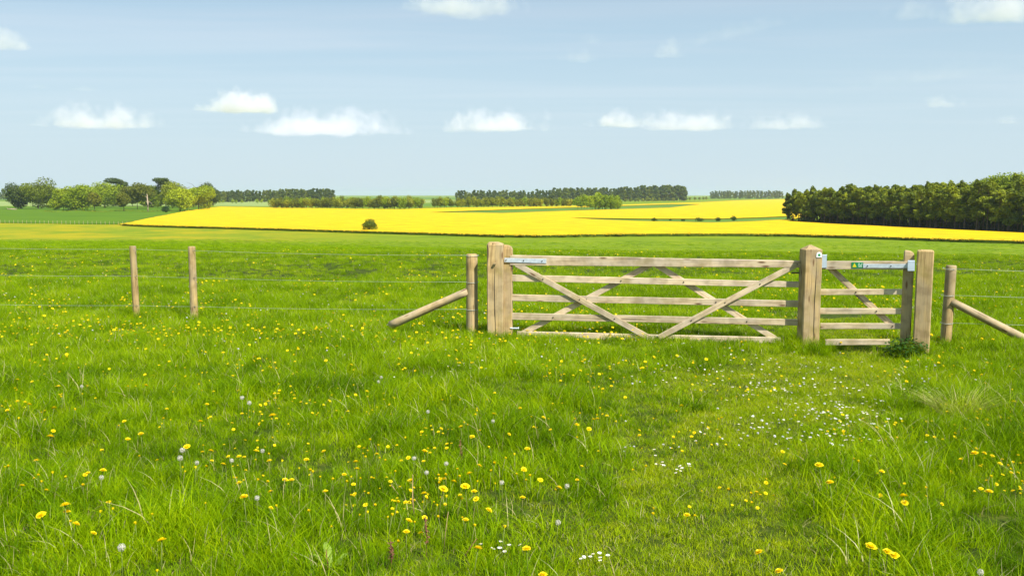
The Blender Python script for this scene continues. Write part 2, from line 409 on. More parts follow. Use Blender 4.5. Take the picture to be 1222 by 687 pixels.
# sides of the wood plots and fields are separate sheets
o, _ = field('wheat_field', [[(-420, 262), (-100, 264.6), (0, 265.4), (146, 267.2), (165, 263), (204, 255.4), (240, 249.8), (262, 247.2), (200, 246.2), (60, 246.2), (-420, 246.2)]], LOW + .28, [WHEAT], jag=0)
tag(o, 'smooth deep green young wheat field in front of the left tree clump', 'crop field', kind='structure')
o, _ = field('green_crop_strip', [wedge1], LOW + .25, [GREENF]); tag(o, 'green wedge of crop inside the yellow field below the far copse', 'crop field', kind='structure')
o, _ = field('rough_grass_strip', [wedge2], LOW + .3, [GREENF]); tag(o, 'green strip with bushes running through the yellow field left of the pine wood', 'grass strip', kind='structure')
FF = [([(-420, 245.8), (60, 245.8), (262, 245.6), (330, 246.2), (330, 240.4), (-420, 240.4)], PALEF, 'pale green pasture behind the left tree clump'),
      ([(-420, 239.6), (420, 239.6), (420, 237.2), (-420, 237.2)], GREENF, 'distant green field below the left skyline'),
      ([(440, 246.6), (560, 246.2), (560, 242.8), (440, 242.8)], GREENF, 'small dark green field in the gap between the two copses'),
      ([(440, 242), (560, 242), (560, 238.6), (440, 238.6)], PALEF, 'pale field in the gap between the two copses'),
      ([(440, 237.8), (1000, 237.2), (1000, 235.6), (440, 235.6)], GREENF, 'thin green field along the horizon')]
for i, (pl, mt, lb) in enumerate(FF):
    o, _ = field('distant_field', [pl], LOW + .12 + .05 * i, [mt]); tag(o, lb, 'field', kind='structure')

# ------------------------------------------------------------------ scattering by geometry nodes
LIB = {}
def library(name, objs):
    c = bpy.data.collections.new(name)
    for ob in objs: c.objects.link(ob)
    LIB[name] = c
    return c

def lib_obj(name, me, mats):
    for m in (mats if isinstance(mats, (list, tuple)) else [mats]): me.materials.append(m)
    return bpy.data.objects.new(name, me)

def scatter(name, pts, rot, scl, idx, coll, label, cat, kind='stuff'):
    me = bpy.data.meshes.new(name); me.vertices.add(len(pts)); me.vertices.foreach_set('co', np.asarray(pts, np.float32).ravel())
    a = me.attributes.new('rot', 'FLOAT_VECTOR', 'POINT'); a.data.foreach_set('vector', np.asarray(rot, np.float32).ravel())
    scl = np.asarray(scl, np.float32)
    if scl.ndim == 1: scl = np.repeat(scl[:, None], 3, 1)
    a = me.attributes.new('scl', 'FLOAT_VECTOR', 'POINT'); a.data.foreach_set('vector', scl.ravel())
    a = me.attributes.new('pick', 'INT', 'POINT'); a.data.foreach_set('value', np.asarray(idx, np.int32))
    o = link(name, me)
    ng = bpy.data.node_groups.new(name, 'GeometryNodeTree')
    ng.interface.new_socket('Geometry', in_out='INPUT', socket_type='NodeSocketGeometry')
    ng.interface.new_socket('Geometry', in_out='OUTPUT', socket_type='NodeSocketGeometry')
    ns, ln = ng.nodes, ng.links
    gi, go = ns.new('NodeGroupInput'), ns.new('NodeGroupOutput')
    ip = ns.new('GeometryNodeInstanceOnPoints'); ci = ns.new('GeometryNodeCollectionInfo')
    ci.inputs['Collection'].default_value = coll; ci.inputs['Separate Children'].default_value = True; ci.inputs['Reset Children'].default_value = True
    def na(nm, ty):
        n = ns.new('GeometryNodeInputNamedAttribute'); n.data_type = ty; n.inputs['Name'].default_value = nm
        return [s for s in n.outputs if s.enabled and s.name == 'Attribute'][0]
    ln.new(gi.outputs[0], ip.inputs['Points']); ln.new(ci.outputs[0], ip.inputs['Instance']); ip.inputs['Pick Instance'].default_value = True
    ln.new(na('pick', 'INT'), ip.inputs['Instance Index'])
    ln.new(na('rot', 'FLOAT_VECTOR'), ip.inputs['Rotation']); ln.new(na('scl', 'FLOAT_VECTOR'), ip.inputs['Scale'])
    ln.new(ip.outputs[0], go.inputs[0])
    md = o.modifiers.new('scatter', 'NODES'); md.node_group = ng
    return tag(o, label, cat, kind=kind)

# ------------------------------------------------------------------ grass
def tuft(name, n, radius, hmin, hmax, width, lean, seed, mats, segs=3, drymix=0.05, spread=0.0):
    r = np.random.default_rng(seed); V = []; Fq = []; MI = []
    for i in range(n):
        a = r.uniform(0, 2 * np.pi); rad = radius * np.sqrt(r.uniform()); bx, by = rad * np.cos(a), rad * np.sin(a)
        h = r.uniform(hmin, hmax); w = width * r.uniform(.6, 1.25)
        da = r.uniform(0, 2 * np.pi) if r.uniform() > spread else a
        ln_ = lean * r.uniform(.15, 1.3) * h
        fa = r.uniform(0, np.pi); wx, wy = np.cos(fa) * w / 2, np.sin(fa) * w / 2
        base = len(V)
        for s in range(segs + 1):
            t = s / segs; ww = (1 - t ** 1.6) if s < segs else 0.04
            px = bx + np.cos(da) * ln_ * t ** 2; py = by + np.sin(da) * ln_ * t ** 2; pz = h * (t - .25 * lean * t * t) - .01
            V += [(px - wx * ww, py - wy * ww, pz), (px + wx * ww, py + wy * ww, pz)]
        mi = 1 if r.uniform() < drymix else 0
        for s in range(segs):
            b = base + 2 * s; Fq.append((b, b + 1, b + 3, b + 2)); MI.append(mi)
    return lib_obj(name, np_mesh(name, V, Fq, MI, smooth=True), mats)

GSTOPS = [(.0, (.034, .095, .001)), (.35, (.115, .23, .001)), (.65, (.235, .375, .001)), (1., (.43, .53, .004))]
GRASS = foliage_mat('grass_blade', GSTOPS, pos_scale=.8, trans=.42, rough=.55, spec=.05, rand=.6)
GRASSY = foliage_mat('grass_blade_path', [(.0, (.13, .225, .001)), (.5, (.27, .385, .002)), (1., (.47, .51, .008))], pos_scale=2.2, trans=.35, rough=.6, spec=.06, rand=.6)
GRASSM = foliage_mat('grass_blade_sunlit', [(.0, (.075, .155, .002)), (.35, (.16, .28, .002)), (.65, (.26, .40, .003)), (1., (.42, .50, .010))], pos_scale=.6, trans=.40, rough=.55, spec=.05, rand=.6)  # lit copy of the blade material: sunlight painted in as brighter stops
DRY = foliage_mat('dry_blade', [(.0, (.30, .24, .09)), (.6, (.48, .42, .18)), (1., (.55, .55, .28))], pos_scale=3, trans=.2, rough=.6, rand=.7)
gb = library('grass_bottom', [tuft(f'f{i}_tuft', 60, .14, .03, .10, .006, .9, 110 + i, [GRASS, DRY], segs=2, drymix=.06) for i in range(4)])
gl = library('grass_near', [tuft(f'a{i}_tuft', 52, .13, .05 + .02 * (i % 3), .17 + .04 * (i % 4), .0062, .6 + .12 * (i % 4), 10 + i, [GRASS, DRY], segs=4, drymix=.03) for i in range(8)])
gp = library('grass_short', [tuft(f'b{i}_tuft', 70, .13, .02, .065, .0045, .9, 30 + i, [GRASSY, DRY], segs=2, drymix=.06) for i in range(6)])
gm = library('grass_mid', [tuft(f'c{i}_tuft', 70, .22, .06, .20, .009, .7, 50 + i, [GRASSM, DRY], segs=3, drymix=.03) for i in range(6)])
gf = library('grass_far', [tuft(f'd{i}_tuft', 90, .9, .06, .20, .035, .6, 70 + i, [GRASSM, DRY], segs=2, drymix=.02) for i in range(5)])

def wedge_pts(y0, y1, dens, margin=1.5, r=rng, kx=.60):
    A = kx * (y1 * y1 - y0 * y0) + 2 * margin * (y1 - y0)
    n = int(A * dens * 1.0)
    ymax = kx * y1 + margin
    out = []
    got = 0
    while got < n:
        yy = r.uniform(y0, y1, n * 2); xx = r.uniform(-ymax, ymax, n * 2)
        k = np.abs(xx) < kx * yy + margin
        out.append(np.stack([xx[k], yy[k]], 1)); got += k.sum()
    return np.concatenate(out)[:n]

def lushness(x, y):
    """0..1: how tall the sward stands"""
    v = .5 * vnoise(x / .55, y / .55, 11) + .3 * vnoise(x / 1.6, y / 1.6, 12) + .2 * vnoise(x / 5, y / 5, 13)
    return np.clip((v - .2) / .6, 0, 1)

def shortness(x, y):
    """mask of the trodden, short path sward"""
    p = path_mask(x, y)
    broad = np.exp(-(((x - 3.0) / 1.6) ** 2 + ((y - 9.6) / 2.0) ** 2))
    return np.clip(p * 1.15 + .55 * broad + .8 * (vnoise(x / .6, y / .6, 20) - .5), 0, 1)

def grass_layer(name, y0, y1, dens, coll, nvar, label, smin=.55, smax=1.35, short=False, keep=None):
    P = wedge_pts(y0, y1, dens, 1.6)
    s = shortness(P[:, 0], P[:, 1]); u = rng.uniform(size=len(P))
    k = (u < s) if short else (u > s * 1.1)
    k &= ~((np.hypot((P[:, 0] - 4.72) / .42, (P[:, 1] - 11.75) / .30) < 1) & (rng.uniform(size=len(P)) < .6))
    P = P[k]; n = len(P); L = lushness(P[:, 0], P[:, 1])
    sc = (smin + (smax - smin) * L) * rng.uniform(.85, 1.15, n)
    sz = sc * (1 - .45 * shortness(P[:, 0], P[:, 1])) if not short else sc
    z = ground(P[:, 0], P[:, 1])
    rot = np.stack([rng.normal(0, .10, n), rng.normal(0, .10, n), rng.uniform(0, 6.28, n)], 1)
    # a light breeze leans everything to the right
    rot[:, 1] += 0.0
    return scatter(name, np.stack([P[:, 0], P[:, 1], z], 1), rot, np.stack([sc * .9, sc * .9, sz], 1), rng.integers(0, nvar, n), coll, label, 'grass')

grass_layer('meadow_grass', 2.6, 10, 105, gl, 8, 'tall bright green meadow grass in the foreground', .42, 1.5)
grass_layer('short_grass', 2.6, 14, 230, gp, 6, 'short trodden yellow-green grass on the way to the small gate', .7, 1.2, short=True)
grass_layer('meadow_grass', 10, 21, 75, gm, 6, 'green meadow grass around the gates and the wire fence', .5, 1.2)
grass_layer('meadow_grass', 21, 44, 30, gm, 6, 'green meadow grass beyond the fence up to the brow', .4, .75)
grass_layer('meadow_grass', 44, 120, 2.2, gf, 5, 'grass on the slope falling away behind the brow', .4, .7)
grass_layer('meadow_grass', 120, 205, .5, gf, 5, 'low grass on the valley floor before the yellow field', .5, .9)

grass_layer('bottom_grass', 2.6, 12, 75, gb, 4, 'fine short grass and straw filling the bottom of the sward', .8, 1.2)

# extra rank grass at posts, on the brow and one coarse tussock ----------------
def ring_tufts(name, spots, coll, nvar, label):
    P = []; S = []
    for (cx, cy, rad, n, s) in spots:
        for _ in range(n):
            a = random.uniform(0, 6.28); q = rad * math.sqrt(random.random())
            x_, y_ = cx + q * math.cos(a), cy + q * math.sin(a); P.append((x_, y_, gz(x_, y_))); S.append(s * random.uniform(.75, 1.2))
    n = len(P)
    rot = np.stack([rng.normal(0, .12, n), rng.normal(0, .12, n), rng.uniform(0, 6.28, n)], 1)
    return scatter(name, P, rot, S, rng.integers(0, nvar, n), coll, label, 'grass')

# ------------------------------------------------------------------ fences and gates
gpost_l = at_z(591.5, 397.5, .05); gpost_m = at_z(964.0, 406, .05); gpost_r = at_z(1099.0, 413, .05)
A = Vector((gpost_l.x, gpost_l.y, 0)); B = Vector((gpost_m.x, gpost_m.y, 0)); C_ = Vector((gpost_r.x, gpost_r.y, 0))

class Plane:
    """vertical plane through P0, P1, shifted back by `back`"""
    def __init__(s, P0, P1, back=0.0):
        s.d = (P1 - P0).normalized(); s.n = Vector((s.d.y, -s.d.x, 0))       # n faces the camera
        if s.n.y > 0: s.n = -s.n
        s.P0 = P0 - s.n * back
    def hit(s, u, v, off=0.0):
        d = ray(u, v); p0 = s.P0 + s.n * off; o = Vector((0, 0, EYE))
        t = (p0 - o).dot(s.n) / d.dot(s.n)
        return o + d * t

def square_post(name, base_px_l, base_px_r, top_v, P, w, d, rz, peak, label, seed, group, shape='pyramid', matr=POST):
    z0 = gz(P.x, P.y)
    top = at_y(600, top_v, P.y - d / 2).z
    root = empty(name, (P.x, P.y, z0), rz)
    H = top - z0
    rr = random.Random(seed); bm = bmesh.new(); rings = []
    n = 14
    for i in range(n + 1):
        t = i / n; zz = -.35 + (H - peak + .35) * t
        ww = w * (1 + rr.uniform(-.012, .012)); dd = d * (1 + rr.uniform(-.012, .012))
        rings.append(rect_ring(ww, dd, .012, lambda a, b, zz=zz: (a, b, zz)))
    if shape == 'pyramid':
        rings.append(rect_ring(w * .10, d * .10, .004, lambda a, b: (a - .02, b - .02, H)))
    elif shape == 'ridge':      # weathered, higher to one side
        rings.append(rect_ring(w * .90, d * .86, .012, lambda a, b: (a * .95 + .004, b, H - peak * .45 - a * .10)))
        rings.append(rect_ring(w * .50, d * .5, .01, lambda a, b: (a - .015, b - .01, H - abs(a) * .15)))
    else:
        rings.append(rect_ring(w * .93, d * .9, .014, lambda a, b: (a, b, H - peak * .4)))
        rings.append(rect_ring(w * .66, d * .6, .012, lambda a, b: (a, b, H)))
    loft(bm, rings); bmesh.ops.recalc_face_normals(bm, faces=bm.faces)
    o = link('shaft', bm_mesh('shaft', bm), matr, root)
    tag(root, label, 'post', group)
    return root, H

GP = 'square gate posts'
pl, Hl = square_post('gate_post', 0, 0, 288.5, A, .225, .22, R(-4), .045, 'thick square timber post with a split face at the left end of the wide gate', 1, GP, 'ridge')
pm, Hm = square_post('gate_post', 0, 0, 292.5, B, .232, .22, R(2), .062, 'square timber post with pyramid top and round waymark between the two gates', 2, GP, 'pyramid')
pr_, Hr = square_post('gate_post', 0, 0, 298.5, C_, .192, .16, R(-23), .02, 'pale square timber post with steel bracket at the right of the small gate', 3, GP, 'dome')

# vertical split on the left post and the middle post: narrow sunk strip
def crack(parent, x, z0, z1, yf, seed):
    rr = random.Random(seed); bm = bmesh.new(); n = 14; vs = []
    for i in range(n + 1):
        t = i / n; w = .0035 * math.sin(math.pi * min(1, t * 1.1 + .05)) + .001; xx = x + .006 * math.sin(t * 7 + seed) + rr.uniform(-.0015, .0015)
        vs.append((bm.verts.new((xx - w, yf, z0 + (z1 - z0) * t)), bm.verts.new((xx + w, yf, z0 + (z1 - z0) * t))))
    for a, b in zip(vs[:-1], vs[1:]): bm.faces.new((a[0], a[1], b[1], b[0]))
    o = link('split', bm_mesh('split', bm), DARKM, parent); return o
crack(pl, 0.0, .05, Hl - .12, -.1135, 1); crack(pm, .035, .05, Hm - .1, -.1135, 2)
# projecting peg on the left post
bm = bmesh.new(); loft(bm, [rect_ring(.035, .02, .004, lambda a, b, y=y: (a + .0, y, b + Hl - .30)) for y in (-.10, -.15)])
bmesh.ops.recalc_face_normals(bm, faces=bm.faces); link('peg', bm_mesh('peg', bm), POST, pl)

# waymark disc ------------------------------------------------
WHITE = simple('sign_white', (.75, .78, .75), .4); SGREEN = simple('sign_green', (.01, .22, .07), .4); SYEL = simple('sign_yellow', (.75, .62, .01), .4)
PALEG = simple('sign_lettering', (.55, .78, .62), .4)
def prism(bm, pts2, y0, y1):
    loft(bm, [[(a, y0, b) for a, b in pts2], [(a, y1, b) for a, b in pts2]])
zc = Hm - .125; xc = .066
bm = bmesh.new(); r_ = .036
pts = [(xc + r_ * math.cos(t), zc + r_ * math.sin(t)) for t in [math.pi * k / 14 for k in range(15)]] + [(xc - r_, zc - .036), (xc + r_, zc - .036)]
prism(bm, pts, -.119, -.1165); bmesh.ops.recalc_face_normals(bm, faces=bm.faces)
wm = link('waymark', bm_mesh('waymark', bm), WHITE, pm); wm['label'] = 'small white waymark plate with a green emblem'
bm = bmesh.new()
for (a, b, w, h, rot_) in [(0, 0, .030, .022, .0), (0, 0, .022, .03, .2), (-.008, .008, .014, .014, .78), (.01, -.008, .014, .014, .6)]:
    c, s = math.cos(rot_), math.sin(rot_)
    q = [(-w / 2, -h / 2), (w / 2, -h / 2), (w / 2, h / 2), (-w / 2, h / 2)]
    k = .0002 * (a * 1000 + rot_ * 10)
    prism(bm, [(xc + a + c * i - s * j, zc - .004 + b + s * i + c * j) for i, j in q], -.1212 - abs(k) * .1, -.1194)
bmesh.ops.recalc_face_normals(bm, faces=bm.faces)
link('emblem', bm_mesh('emblem', bm), SGREEN, wm)

def bolt(parent, p, n, r=.011, m=DARKM, name='bolt'):
    bm = bmesh.new(); a = Vector((0, 0, 1)); b = n.cross(a)
    rings = []
    for (h, k) in ((0, 1), (.006, 1), (.010, .6)):
        rings.append([p + n * h + (a * math.cos(t) + b * math.sin(t)) * r * k for t in [2 * math.pi * q / 8 for q in range(8)]])
    loft(bm, rings); bmesh.ops.recalc_face_normals(bm, faces=bm.faces)
    return link(name, bm_mesh(name, bm), m, parent)

def world_child(root):
    """children are built in world space; root sits at its base"""
    return root

def gate(name, PL, rails, front, back, stile, straps, label, thick=.045, gname='gate', rail_front=0.0, bthick=.024, bw=.078):
    root = empty(name, (0, 0, 0)); tag(root, label, 'gate')
    n = PL.n; RL = []
    for i, (u0, t0, b0, u1, t1, b1) in enumerate(rails):
        p0t, p0b, p1t, p1b = PL.hit(u0, t0), PL.hit(u0, b0), PL.hit(u1, t1), PL.hit(u1, b1)
        h0, h1 = (p0t - p0b).length, (p1t - p1b).length
        P0, P1 = (p0t + p0b) / 2 - n * thick / 2, (p1t + p1b) / 2 - n * thick / 2
        th = .105 if i == 0 else thick
        board('rail', RAIL, root, P0, P1, h0, th, n, seed=i + 5, height2=h1); RL.append((P0, P1))
    def braces(lst, off, isback):
        for j, (u0, v0, u1, v1) in enumerate(lst):
            P0, P1 = PL.hit(u0, v0, off), PL.hit(u1, v1, off)
            board('brace', RAIL, root, P0, P1, bw, bthick, n, seed=40 + j + 7 * isback)
            # bolts where it crosses the rails
            for (Q0, Q1) in RL:
                a, b = (P1 - P0), (Q1 - Q0)
                den = a.x * b.z - a.z * b.x
                if abs(den) < 1e-6: continue
                t = ((Q0.x - P0.x) * b.z - (Q0.z - P0.z) * b.x) / den
                s = ((Q0.x - P0.x) * a.z - (Q0.z - P0.z) * a.x) / den
                if -.02 < t < 1.02 and 0 < s < 1:
                    p = P0 + a * t; q = PL.P0 + PL.d * ((p - PL.P0).dot(PL.d)); q.z = p.z
                    bolt(root, q + n * ((off + bthick / 2) if not isback else .0015), n, .009)
    braces(front, bthick / 2 + .002, False)
    braces(back, -thick - bthick / 2 - .002, True)
    if stile:
        u0, u1, tv, bv, off, w = stile
        a = PL.hit((u0 + u1) / 2, tv, off); zb = gz(a.x, a.y) + .04
        Hs = a.z - zb; bm = bmesh.new(); rings = []
        hw = (PL.hit(u1, tv, off) - PL.hit(u0, tv, off)).length
        for t in [0, .2, .4, .6, .8, .955]:
            rings.append(rect_ring(hw, w, .008, lambda p, q, t=t: (p, q, Hs * t)))
        rings.append(rect_ring(hw * .86, w * .85, .008, lambda p, q: (p - .006, q, Hs * .985 - p * .12)))
        rings.append(rect_ring(hw * .5, w * .6, .006, lambda p, q: (p - .02, q, Hs - p * .1)))
        loft(bm, rings); bmesh.ops.recalc_face_normals(bm, faces=bm.faces)
        st = link('stile', bm_mesh('stile', bm), POST, root)
        st.location = (a.x, a.y, zb); st.rotation_euler = (0, 0, math.atan2(PL.d.y, PL.d.x))
    return root

# --- the wide gate
PLb = Plane(A, B, .06)
big_rails = [(609, 304.6, 316.4, 955, 311.2, 319.2), (610, 327.9, 335.7, 955, 336.3, 343.0), (610, 351.2, 359.0, 955, 358.9, 366.4),
             (610, 373.5, 381.3, 955, 381.1, 388.4), (617, 395.4, 403.4, 932, 402.9, 410.0)]
bg = gate('field_gate', PLb, big_rails, [(616, 315.0, 774, 402.8), (786, 402.8, 950, 315.8)], [(624, 397.5, 778, 314.5), (781, 314.5, 929, 406.5)],
          (601.0, 611.5, 292.3, 396, -.03, .10), None, 'wide five-bar wooden gate with two crossed braces and a steel hinge strap')
def strap(parent, PL, px, off, bolts, name='hinge_strap', th=.006):
    (u0, t0, b0, u1, t1, b1) = px
    P0 = (PL.hit(u0, t0, off) + PL.hit(u0, b0, off)) / 2; P1 = (PL.hit(u1, t1, off) + PL.hit(u1, b1, off)) / 2
    h = (PL.hit(u0, t0, off) - PL.hit(u0, b0, off)).length
    s = board(name, GALV, parent, P0, P1, h, th, PL.n, seed=3, bev=.0015)
    for f in bolts:
        p = P0.lerp(P1, f) + PL.n * (th / 2 + .001)
        b = bolt(parent, p, PL.n, .008); b.name = 'strap_bolt'
    return s
strap(bg, PLb, (602, 307.6, 312.8, 652, 308.8, 314.0), .036, (.04, .46, .9))
# bottom hinge bolt through the stile
p = PLb.hit(613, 391.5, .02); bm = bmesh.new(); tube(bm, [p - PLb.d * .05, p + PLb.d * .06], .011, 8); tube(bm, [p + PLb.d * .06 - PLb.n * .0, p + PLb.d * .075], .019, 6)
link('hinge_bolt', bm_mesh('hinge_bolt', bm), GALV, bg)
# latch by the middle post
p = PLb.hit(949, 325.5, .01); bm = bmesh.new(); tube(bm, [p - PLb.d * .05, p + PLb.d * .05], .010, 8); link('latch', bm_mesh('latch', bm), DARKM, bg)

# --- the small gate
PLs = Plane(B, C_, .06)
small_rails = [(980, 311.8, 321.2, 1084, 311.8, 321.4), (979, 345.2, 352.0, 1081, 345.2, 351.6), (979, 367.8, 374.6, 1081, 367.9, 374.6),
               (979, 385.8, 392.6, 1081, 385.8, 392.4), (985, 405.0, 412.0, 1062, 405.0, 411.4)]
sg = gate('hunting_gate', PLs, small_rails, [], [(988, 317.0, 1066, 389.5)], (1079.0, 1091.3, 298.8, 410, -.03, .09), None,
          'narrow wooden hand gate with one diagonal brace and a green notice')
strap(sg, PLs, (1030, 314.8, 319.6, 1084, 314.8, 319.6), .036, (.10, .62), th=.006)
def box_from(parent, PL, px, off, depth, m, name, bev=.004):
    (u0, v0, u1, v1) = px
    P0 = (PL.hit(u0, v0, off) + PL.hit(u0, v1, off)) / 2; P1 = (PL.hit(u1, v0, off) + PL.hit(u1, v1, off)) / 2
    h = (PL.hit(u0, v0, off) - PL.hit(u0, v1, off)).length
    return board(name, m, parent, P0, P1, h, depth, PL.n, seed=1, bev=bev)
box_from(pr_, PLs, (1083.2, 310.6, 1091.4, 323.2), .13, .05, GALV2, 'hinge_bracket').matrix_local
box_from(sg, PLs, (978.0, 303.9, 986.6, 319.4), .07, .07, GALV2, 'latch_box')
# the objects above were built in world space under posts whose roots carry a transform: undo it
for ch in list(pr_.children):
    if ch.name.startswith('hinge_bracket'):
        bpy.context.view_layer.update()
        ch.matrix_local = pr_.matrix_world.inverted() @ ch.matrix_local
# the green notice on the top rail
offs = .033
sgn = box_from(sg, PLs, (1016.2, 312.9, 1030.2, 319.9), offs, .003, SGREEN, 'notice', bev=.0005); sgn['label'] = 'green notice with a yellow symbol and pale lettering'
def on_sign(px_pts, m, name, lift):
    bm = bmesh.new(); f = [PLs.hit(u, v, offs + lift) for u, v in px_pts]; b = [q - PLs.n * .001 for q in f]
    loft(bm, [b, f]); bmesh.ops.recalc_face_normals(bm, faces=bm.faces)
    o = link(name, bm_mesh(name, bm), m, sgn)
    return o
bpy.context.view_layer.update()
inv = sgn.matrix_world.inverted()
lst = [on_sign([(1017.3, 318.6), (1019.7, 313.7), (1022.2, 318.6)], SYEL, 'symbol', .0032)]
for (a, b, v) in ((1024.2, 1026.2, 314.5), (1027.6, 1029.3, 314.5), (1024.0, 1025.8, 316.4), (1026.2, 1028.9, 316.4), (1024.3, 1028.6, 317.9)):
    lst.append(on_sign([(a, v + .5), (a, v - .4), (b, v - .4), (b, v + .5)], PALEG, 'lettering', .0032))
for o in lst: o.matrix_basis = inv

# --- wire fences with round posts
def round_post(parent, base, top_v, rad, seed, lean=(0, 0)):
    zb = gz(base.x, base.y); top = at_y(600, top_v, base.y).z; Hh = top - zb; rr = random.Random(seed)
    bm = bmesh.new(); rings = []; n = 12; ph = rr.uniform(0, 6)
    for i in range(n + 1):
        t = i / n; z = -.3 + (Hh + .3 - .012) * t; r0 = rad * (1.04 - .08 * t) * (1 + rr.uniform(-.015, .015))
        rings.append([(r0 * math.cos(a) * (1 + .03 * math.sin(2 * a + ph)) + lean[0] * z, r0 * math.sin(a) + lean[1] * z, z) for a in [2 * math.pi * k / 14 for k in range(14)]])
    rings.append([(rad * .84 * math.cos(a) + lean[0] * Hh, rad * .84 * math.sin(a) + lean[1] * Hh, Hh) for a in [2 * math.pi * k / 14 for k in range(14)]])
    loft(bm, rings); bmesh.ops.recalc_face_normals(bm, faces=bm.faces)
    o = link('fence_post', bm_mesh('fence_post', bm, True), POSTR, parent); o.location = (base.x, base.y, zb)
    return o, Hh

def wire_run(parent, pts, sag=.02, r=.0016):
    bm = bmesh.new(); path = []
    for a, b in zip(pts[:-1], pts[1:]):
        k = max(3, int((b - a).length / .5))
        for i in range(k):
            t = i / k; p = a.lerp(b, t); p.z -= sag * 4 * t * (1 - t) * min(1, (b - a).length / 4); path.append(p)
    path.append(pts[-1])
    tube(bm, path, r, 5)
    return link('wire', bm_mesh('wire', bm, True), WIRE, parent)

def strut(parent, P0, P1, r0, r1, seed):
    L = (P1 - P0).length; rr = random.Random(seed); bm = bmesh.new(); rings = []; n = 10
    for i in range(n + 1):
        t = i / n; r_ = (r0 + (r1 - r0) * t) * (1 + rr.uniform(-.02, .02))
        rings.append([(L * t, r_ * math.cos(a), r_ * math.sin(a)) for a in [2 * math.pi * k / 12 for k in range(12)]])
    loft(bm, rings); bmesh.ops.recalc_face_normals(bm, faces=bm.faces)
    o = link('strut', bm_mesh('strut', bm, True), STRUT, parent); o.matrix_local = frame_from(P0, P1, Vector((0, -1, 0)))
    return o

lf = empty('wire_fence'); tag(lf, 'wire fence with round posts and a strut running left from the wide gate', 'fence')
Lp = [at_z(563.5, 396.5, .03), at_z(232, 379.5, .03), at_z(163, 375.5, .03), at_z(-110, 366, .03), at_z(-420, 357, .03)]
round_post(lf, Lp[0], 303, .082, 1); round_post(lf, Lp[1], 294, .058, 2); round_post(lf, Lp[2], 293.5, .052, 3, (-.012, 0)); round_post(lf, Lp[3], 291, .055, 4); round_post(lf, Lp[4], 290, .055, 5)
front = Vector((0, -.065, 0))
for vs in ([304.6, 299.0, 297.4, 293.5, 291], [336.3, 331.2, 329.2, 325.5, 321], [368.8, 365.6, 364.4, 360.5, 355]):
    pts = []
    for i, (P_, v) in enumerate(zip(Lp, vs)):
        u = [557, 232, 163, -110, -420][i]; pts.append(at_y(u, v, P_.y - (.086 if i == 0 else .062)))
    wire_run(lf, pts)
for P_, vs_ in ((Lp[1], (299.0, 331.2, 365.6)), (Lp[2], (297.4, 329.2, 364.4))):
    for v in vs_:
        c = at_y(232 if P_ is Lp[1] else 163, v, P_.y - .06); bm = bmesh.new(); tube(bm, [c + Vector((-.012, .02, .01)), c + Vector((-.004, -.006, .004)), c + Vector((.004, -.006, -.004)), c + Vector((.012, .02, -.01))], .003, 5)
        link('staple', bm_mesh('staple', bm), DARKM, lf)
# turns of wire round the strainer post
for v in (304.6, 336.3, 368.8):
    c = at_y(563.5, v, Lp[0].y); bm = bmesh.new(); tube(bm, [c + Vector((.088 * math.cos(a), .088 * math.sin(a), .006 * math.sin(a))) for a in [2 * math.pi * k / 20 for k in range(21)]], .003, 5)
    link('wire_wrap', bm_mesh('wire_wrap', bm, True), WIRE, lf)
S0 = at_z(466, 390, .06); S0.y = max(S0.y, Lp[0].y + .15); S0 = at_y(466, 388, Lp[0].y + .28); S1 = at_y(558.5, 347.5, Lp[0].y - .01)
strut(lf, S0, S1, .062, .055, 2)

rf = empty('wire_fence'); tag(rf, 'wire fence with one round post and a leaning strut right of the small gate', 'fence')
Rp = [at_z(1128.5, 405.5, .03)]
Rp.append(Rp[0] + Vector((3.6, .2, 0))); Rp.append(Rp[1] + Vector((3.5, .2, 0)))
round_post(rf, Rp[0], 316.6, .070, 6, (.022, 0)); round_post(rf, Rp[1], 317, .06, 7); round_post(rf, Rp[2], 317, .06, 8)
for v0, v1 in ((320.5, 322.3), (352, 353.6), (385, 386.5)):
    p0 = at_y(1131, v0, Rp[0].y - .08); p1 = at_y(1222, v1, Rp[0].y - .07)
    p2 = p0 + (p1 - p0) * 3.6; p3 = p0 + (p1 - p0) * 7
    wire_run(rf, [p0, p2, p3])
    c = at_y(1129.5 + (385 - v0) * .05, v0, Rp[0].y); bm = bmesh.new(); tube(bm, [c + Vector((.078 * math.cos(a), .078 * math.sin(a), .006 * math.sin(a))) for a in [2 * math.pi * k / 20 for k in range(21)]], .003, 5)
    link('wire_wrap', bm_mesh('wire_wrap', bm, True), WIRE, rf)
q0 = at_y(1135, 359.5, Rp[0].y - .06); q1 = at_y(1222, 404, Rp[0].y - .12)
strut(rf, q0, q0 + (q1 - q0) * 1.16, .052, .058, 4)

